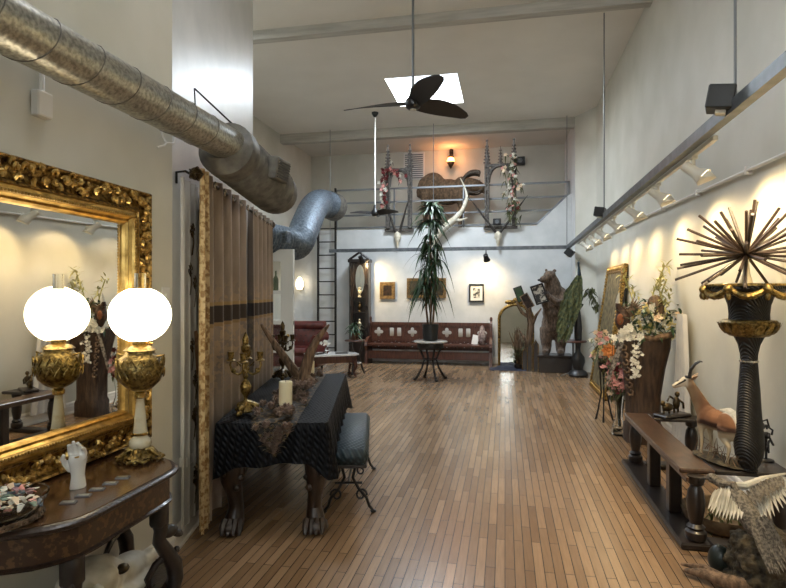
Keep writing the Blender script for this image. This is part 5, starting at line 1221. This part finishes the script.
def feathers(name, roots, tips, w_, mt, n, lay=0, up=(0, -1, .4)):
    m = MB()
    for i in range(n):
        u = i/(n-1); r0 = roots[0].lerp(roots[1], u) if len(roots) == 2 else roots[0].lerp(roots[1], u*2) if u < .5 else roots[1].lerp(roots[2], u*2-1)
        j = u*(len(tips)-1); k = min(int(j), len(tips)-2); t1 = tips[k].lerp(tips[k+1], j-k); d = t1-r0
        m.leaf(r0+Vector((0, -.004*(i % 2)-.006*lay, .003*(i % 3))), d, d.length, w_, 0, 5, up=up, fold=.32)
    return m.build(name, mt, bm_, ang=60)
feathers('left_wing_feathers', [wp(716, 490, 3.24), wp(729, 487, 3.22), wp(741, 501, 3.16)], [wp(708, 509, 3.16), wp(713, 516, 3.13), wp(722, 520, 3.1), wp(731, 521, 3.08), wp(741, 520, 3.06)], .026, FW, 11)
m = MB(); m.tube([nk, wp(722, 484, 3.24), wp(733, 484, 3.21), wp(741, 500, 3.17)], [.015, .022, .022, .018], 8); m.build('left_wing_arm', FE, bm_)
feathers('right_wing_feathers', [wp(748, 492, 3.24), wp(764, 482, 3.30), wp(778, 478, 3.34)], [wp(753, 530, 3.12), wp(763, 528, 3.12), wp(773, 518, 3.14), wp(785, 508, 3.18), wp(797, 499, 3.22), wp(806, 487, 3.26)], .028, FW, 15)
feathers('right_wing_coverts', [wp(742, 492, 3.21), wp(760, 480, 3.28), wp(778, 476, 3.33)], [wp(755, 510, 3.14), wp(768, 500, 3.18), wp(783, 488, 3.26)], .026, FE, 12, 2)
m = MB(); m.tube([nk, wp(745, 486, 3.22), wp(762, 479, 3.29), wp(785, 474, 3.36)], [.018, .022, .018, .008], 8); m.build('right_wing_arm', FW, bm_)
feathers('tail_feathers', [wp(752, 520, 3.05), wp(763, 516, 3.04)], [wp(770, 574, 2.88), wp(780, 575, 2.86), wp(792, 566, 2.85)], .040, FE, 9, 1, up=(-.45, -.85, .3))
dl = thing('driftwood_log', 'weathered driftwood log lying on the floor before the bird mount', 'driftwood', (1.14, 3.16, 0))
q = [at(684, 570, Z=.03), at(705, 574, Z=.045), at(730, 582, Z=.05), at(765, 590, Z=.04), at(800, 596, Z=.03)]
q = [v-Vector((1.14, 3.16, 0)) for v in q]; MB().tube(q, [.012, .03, .038, .035, .02], 9).tube([q[0]+Vector((0, .05, .01)), q[1]+Vector((.0, .03, .02)), q[2]], [.008, .022, .03], 8).build('log', M['driftw'], dl)
gp = thing('green_glass_ball', 'dark green rounded stone at the foot of the bird mount', 'stone', (1.20, 3.50, .0)); m = MB().ell((0, 0, .085), (.06, .06, .085), 16, 10); m.build('stone', mat('dark green stone', (.008, .014, .012), (.02, .03, .025), .4, scale=8), gp)
gp.name = 'green_stone'
# ================================================================ right side: flowers on carved trunk
px0, py0 = 1.47, 6.50
ped = thing('carved_trunk_pedestal', 'dark carved wooden trunk pedestal flaring up under the big flower arrangement', 'pedestal', (px0, py0, 0))
m = MB(); 
for z, r_ in (): pass
lev = [(0, .19, .17), (.18, .19, .17), (.22, .17, .15), (.5, .17, .15), (.8, .21, .17), (1.02, .26, .21), (1.14, .275, .22)]
vs = []; n = 20
for z, rx, ry in lev:
    for k in range(n): a = TAU*k/n; sx_ = abs(math.cos(a))**.6*(1 if math.cos(a) > 0 else -1); sy_ = abs(math.sin(a))**.6*(1 if math.sin(a) > 0 else -1); j = 1+.05*noise.noise(Vector((math.cos(a)*2, math.sin(a)*2, z*4))); vs.append((rx*sx_*j, ry*sy_*j, z))
m.add(vs, [tuple(range(n-1, -1, -1)), tuple(range((len(lev)-1)*n, len(lev)*n))]+[(i*n+k, i*n+(k+1) % n, (i+1)*n+(k+1) % n, (i+1)*n+k) for i in range(len(lev)-1) for k in range(n)])
m.build('trunk', mat('dark rough carved wood', (.022, .012, .007), (.075, .042, .024), .55, scale=5, stretch=(6, 6, 1), bump=.8, bscale=16), ped, ang=60)
m = MB()
for k in range(7): z = .55+.08*k; m.tube([(-.16-.012*k+.03*math.sin(q), -.15-.004*k, z+.03*math.cos(q)) for q in (0, 1.2, 2.4, 3.6, 4.8)], .012, 6)
m.build('carving', M['driftw'], ped)
MB().tube([(-.24, -.12, 1.10), (-.1, -.20, 1.15), (.05, -.22, 1.13), (.24, -.20, 1.18)], [.02, .03, .03, .035], 8).build('branch', M['driftw'], ped)
random.seed(11)
ar = thing('flower_arrangement', 'large arrangement of white and yellow silk flowers on the carved trunk', 'flowers', (px0, py0, 1.14))
m = MB()
for P in ([(0, 0, 0), (-.12, 0, .45), (-.20, 0, .66)], [(0, 0, 0), (.1, -.05, .5), (.20, -.05, .75)], [(0, 0, 0), (.12, -.1, .35), (.2, -.15, .62)]): m.tube(P, .008, 6)
m.build('tall_stems', M['leafy'], ar)
S = [(random.gauss(.02, .13), random.gauss(-.10, .07), random.uniform(.0, .36)) for _ in range(75)]
cluster(ar, 'blossom', [M['petw'], M['pety'], M['petw'], M['pety'], M['petc']], S, .05)
m = MB()
for p in S:
    for _ in range(3): m.leaf(Vector(p)+rv(.05), rv()+Vector((0, -.3, .2)), .13, .035, .4, 3)
m.build('leaves', M['leafd'], ar, smooth=False)
m = MB()
for e0, e1, n_ in (((-.05, 0, .4), (-.20, 0, .68), 34), ((.10, -.05, .45), (.22, -.06, .78), 50), ((.14, -.1, .3), (.16, -.13, .62), 60), ((.18, -.12, .1), (.22, -.15, .5), 50)):
    for _ in range(n_): c = Vector(e0).lerp(Vector(e1), random.random())+rv(.03); m.leaf(c, rv()+Vector((0, -.3, .5)), .10, .022, .3, 3)
m.build('pale_sprays', M['leafy'], ar, smooth=False)
m = MB()
for k in range(70): t_ = random.random(); flower(m, (-.13+random.gauss(0, .035)*(1-.5*t_), -.22-.02*t_+random.gauss(0, .02), .06-.48*t_), .022, 5, rv()+Vector((0, -1, 0)), 1)
m.build('hanging_wisteria', M['petw'], ar, smooth=False)
m = MB()
for k in range(26): flower(m, (random.gauss(-.17, .05), -.2+random.gauss(0, .03), random.uniform(-.02, .12)), .045, 6, rv()+Vector((0, -1, 0)), 2)
m.build('white_blooms', M['petw'], ar, smooth=False)
MB().ell((.10, -.1, .36), (.08, .07, .09), 12, 8).ell((.12, -.12, .30), (.07, .06, .08), 12, 8).build('bark_husk', M['driftw'], ar)
# pheasant draped on the trunk
ph_ = thing('hanging_pheasant', 'dark taxidermy game bird with raised wing and long grey tail left of the flowers', 'bird', (1.22, 6.38, 1.20))
m = MB(); m.ell((.02, 0, .12), (.08, .07, .12)).ell((.04, 0, .05), (.07, .06, .09)); m.tube([(0, 0, .2), (-.03, -.01, .27), (-.035, -.02, .31)], [.045, .03, .026], 10)
blob('body', m, mat('black brown plumage', (.02, .012, .010), (.09, .04, .02), .6, scale=30), ph_, .012)
MB().ell((-.02, -.07, .13), (.035, .02, .06)).build('rust_breast', mat('rust plumage', (.32, .11, .04), (.20, .06, .02), .7, scale=40), ph_)
MB().tube([(-.035, -.02, .30), (-.03, -.02, .37), (-.02, -.02, .42)], [.024, .014, .003], 8).build('pale_crest', FW, ph_)
m = MB()
for k in range(12): a = R(40+8*k); m.leaf((.06, .0, .15), (math.cos(a)*1.0+.25, -.15, math.sin(a)), .20+.01*k*(1 if k < 7 else -.3), .035, .1, 4, up=(0, -1, 0))
m.build('raised_wing', mat('banded brown feathers', (.12, .07, .04), (.36, .25, .16), .7, scale=30, p=(.42, .58)), ph_, smooth=False)
m = MB()
for k in range(18): t_ = k/18; m.leaf((.05-.16*t_+random.gauss(0, .008), -.05-.03*t_, .05-.42*t_), (-.28, -.05, -1), .28, .024, 0, 4, up=(0, -1, 0))
m.build('long_tail', mat('grey speckled feathers', (.06, .05, .045), (.30, .27, .24), .7, scale=40, p=(.42, .58)), ph_, smooth=False)
# white drape by the wall
dp = thing('hanging_drape', 'pale grey fabric drape hanging on the right wall behind the carved trunk', 'drape', (1.74, 6.05, 0))
m = MB().grid(lambda u, v: Vector((-.01+.022*math.sin(u*30+v*2), (u-.5)*(.20+.35*(1-v)), .12+1.28*v)), 40, 10); m.build('fabric', M['stonegrey'], dp, ang=180)
# gilt framed tapestry leaning
zf = 2.08; tp = thing('leaning_gilt_panel', 'tall gilt framed dark panel leaning against the right wall near the bear', 'picture', (1.46, 9.55, 0)); tp.rotation_euler = (0, R(8.2), 0)
m = MB(); W2 = .72
for a, b in (((-.02, -W2, 0), (.045, -W2+.13, zf)), ((-.02, W2-.13, 0), (.045, W2, zf)), ((-.02, -W2+.13, 0), (.045, W2-.13, .13)), ((-.02, -W2+.13, zf-.13), (.045, W2-.13, zf))): m.box(a, b, .015)
m.build('frame', M['gold'], tp, ang=25)
m = MB()
for k in range(34):
    for y in (-W2+.065, W2-.065): m.ell((-.022, y, .05+2.0*k/34), (.012, .03, .022), 7, 5)
for k in range(18):
    for z in (.065, zf-.065): m.ell((-.022, -.6+1.2*k/17, z), (.012, .025, .03), 7, 5)
m.build('carved_ornament', M['goldb'], tp); MB().box((-.005, -W2+.12, .12), (.03, W2-.12, zf-.12)).build('dark_panel', M['tapes'], tp, smooth=False)
MB().box((.03, -W2+.02, .02), (.07, W2-.02, zf-.02)).build('backing', M['black'], tp, smooth=False)
# bouquets
def bouquet(name, lab, c, rad, h0, h1, mats, n, leafm, r_=.04):
    t = thing(name, lab, 'flowers', (c[0], c[1], 0)); S = []
    for k in range(n):
        a = random.uniform(0, TAU); z = h0+(h1-h0)*random.random(); q = rad*math.sqrt(random.random())*(.55+.45*math.sin(PI*(z-h0)/(h1-h0))); S.append((q*math.cos(a), q*math.sin(a)-.0, z))
    cluster(t, 'blossom', mats, S, .02, n=6); 
    for o in t.children: o.scale = (1.0,)*3
    m = MB()
    for p in S:
        m.tube([(p[0]*.1, p[1]*.1, h0-.08), (p[0]*.6, p[1]*.6, (h0+p[2])/2), p], .003, 4)
        for _ in range(2): m.leaf(Vector(p)+rv(.04), rv(), .10, .03, .3, 3)
    m.build('stems_and_leaves', leafm, t, smooth=False); return t
def cluster(parent, name, mats, spots_, r, jitter=.0, up=None, n=5):
    for i, p in enumerate(spots_):
        m = MB(); flower(m, (0, 0, 0), (r if r > .03 else .045)*random.uniform(.75, 1.2), n, up or (rv()+Vector((-.6, -1.2, .4)))); m.build(name, mats[i % len(mats)] if isinstance(mats, list) else mats, parent, smooth=False, loc=Vector(p)+rv(jitter*.3))
b1_ = at(604, 352, Y=7.45); bouquet('flower_bouquet', 'cream and peach bouquet with one orange rose, upper left of two', (b1_.x, 7.45), .20, .78, 1.12, [M['petc'], M['petw'], M['petc'], M['petp'], M['pety']], 44, M['leafo'])
t = bpy.data.objects['flower_bouquet']
m = MB(); flower(m, (0, 0, 0), .095, 8, Vector((-.2, -1, .3)), 3); m.build('orange_rose', M['peto'], t, smooth=False, loc=(.03, -.18, .90)); 
st2 = thing('iron_flower_stand', 'thin black three-legged iron stand holding the cream bouquet', 'stand', (b1_.x, 7.45, 0))
for k in range(3): a = k*TAU/3+.3; MB().tube([(.12*math.cos(a), .12*math.sin(a), 0), (.09*math.cos(a), .09*math.sin(a), .1), (.04*math.cos(a), .04*math.sin(a), .35), (.06*math.cos(a), .06*math.sin(a), .68)], [.014, .011, .009, .012], 7).build('leg', M['blackm'], st2)
MB().lathe([(.05, .62), (.07, .66), (.075, .74), (.07, .74), (.05, .68)], 16).build('cup', M['blackm'], st2)
b2_ = at(617, 385, Y=6.75); bouquet('flower_bouquet', 'pink bouquet with dark red accents in the glass vase, lower right of two', (b2_.x, 6.75), .17, .46, .86, [M['petp'], M['petp'], M['petc'], M['petr'], M['petp']], 46, M['leafo'])
gv = thing('glass_floor_vase', 'tall cut glass vase on the floor holding the pink bouquet', 'vase', (b2_.x+.02, 6.75, 0))
MB().lathe([(0, .0), (.075, .0), (.085, .03), (.075, .10), (.04, .2), (.035, .3), (.05, .42), (.055, .45), (.05, .45), (.03, .3), (.03, .2), (.06, .08), (0, .04)], 20).build('vase', M['glass'], gv)
b3 = thing('tall_dark_grasses', 'dark feather-like grasses between the two bouquets and the trunk', 'dried plant', (b2_.x+.07, 6.95, .0)); m = MB()
for k in range(26): a = rv(.07); m.tube([(a.x*.2, a.y*.2, 0), (a.x, a.y, .5), (a.x*1.6+.03, a.y, .85+.3*random.random())], [.005, .005, .002], 5)
m.build('blades', M['stem'], b3)

# ---------------------------------------------------------------- groups for things of one kind
GR = {'silver_card': 'silvery cards on the console table', 'ceiling_fan': 'ceiling fans', 'taupe_curtain': 'taupe curtains', 'horned_skull': 'horned skulls below the loft', 'gothic_arch': 'gothic arches on the loft',
      'framed_picture': 'pictures on the back wall', 'figurine': 'figurines in the tall cabinet', 'mauve_rose': 'dark roses by the driftwood', 'small_spotlight': 'small black spotlights on the cross beam',
      'gothic_screen': 'pointed dark panels by the bear', 'propped_frame': 'small frames propped in the driftwood', 'beam_speaker': 'black boxes on the steel beam', 'small_speaker': 'small black boxes on the loft',
      'pillar_candle': 'pillar candles on the black tablecloth', 'flower_garland': 'flower garlands on the loft arches', 'flower_bouquet': 'bouquets along the right wall'}
for o in bpy.data.objects:
    k = o.name.split('.')[0]
    if o.parent is None and 'label' in o and k in GR and not o.get('group'): o['group'] = GR[k]
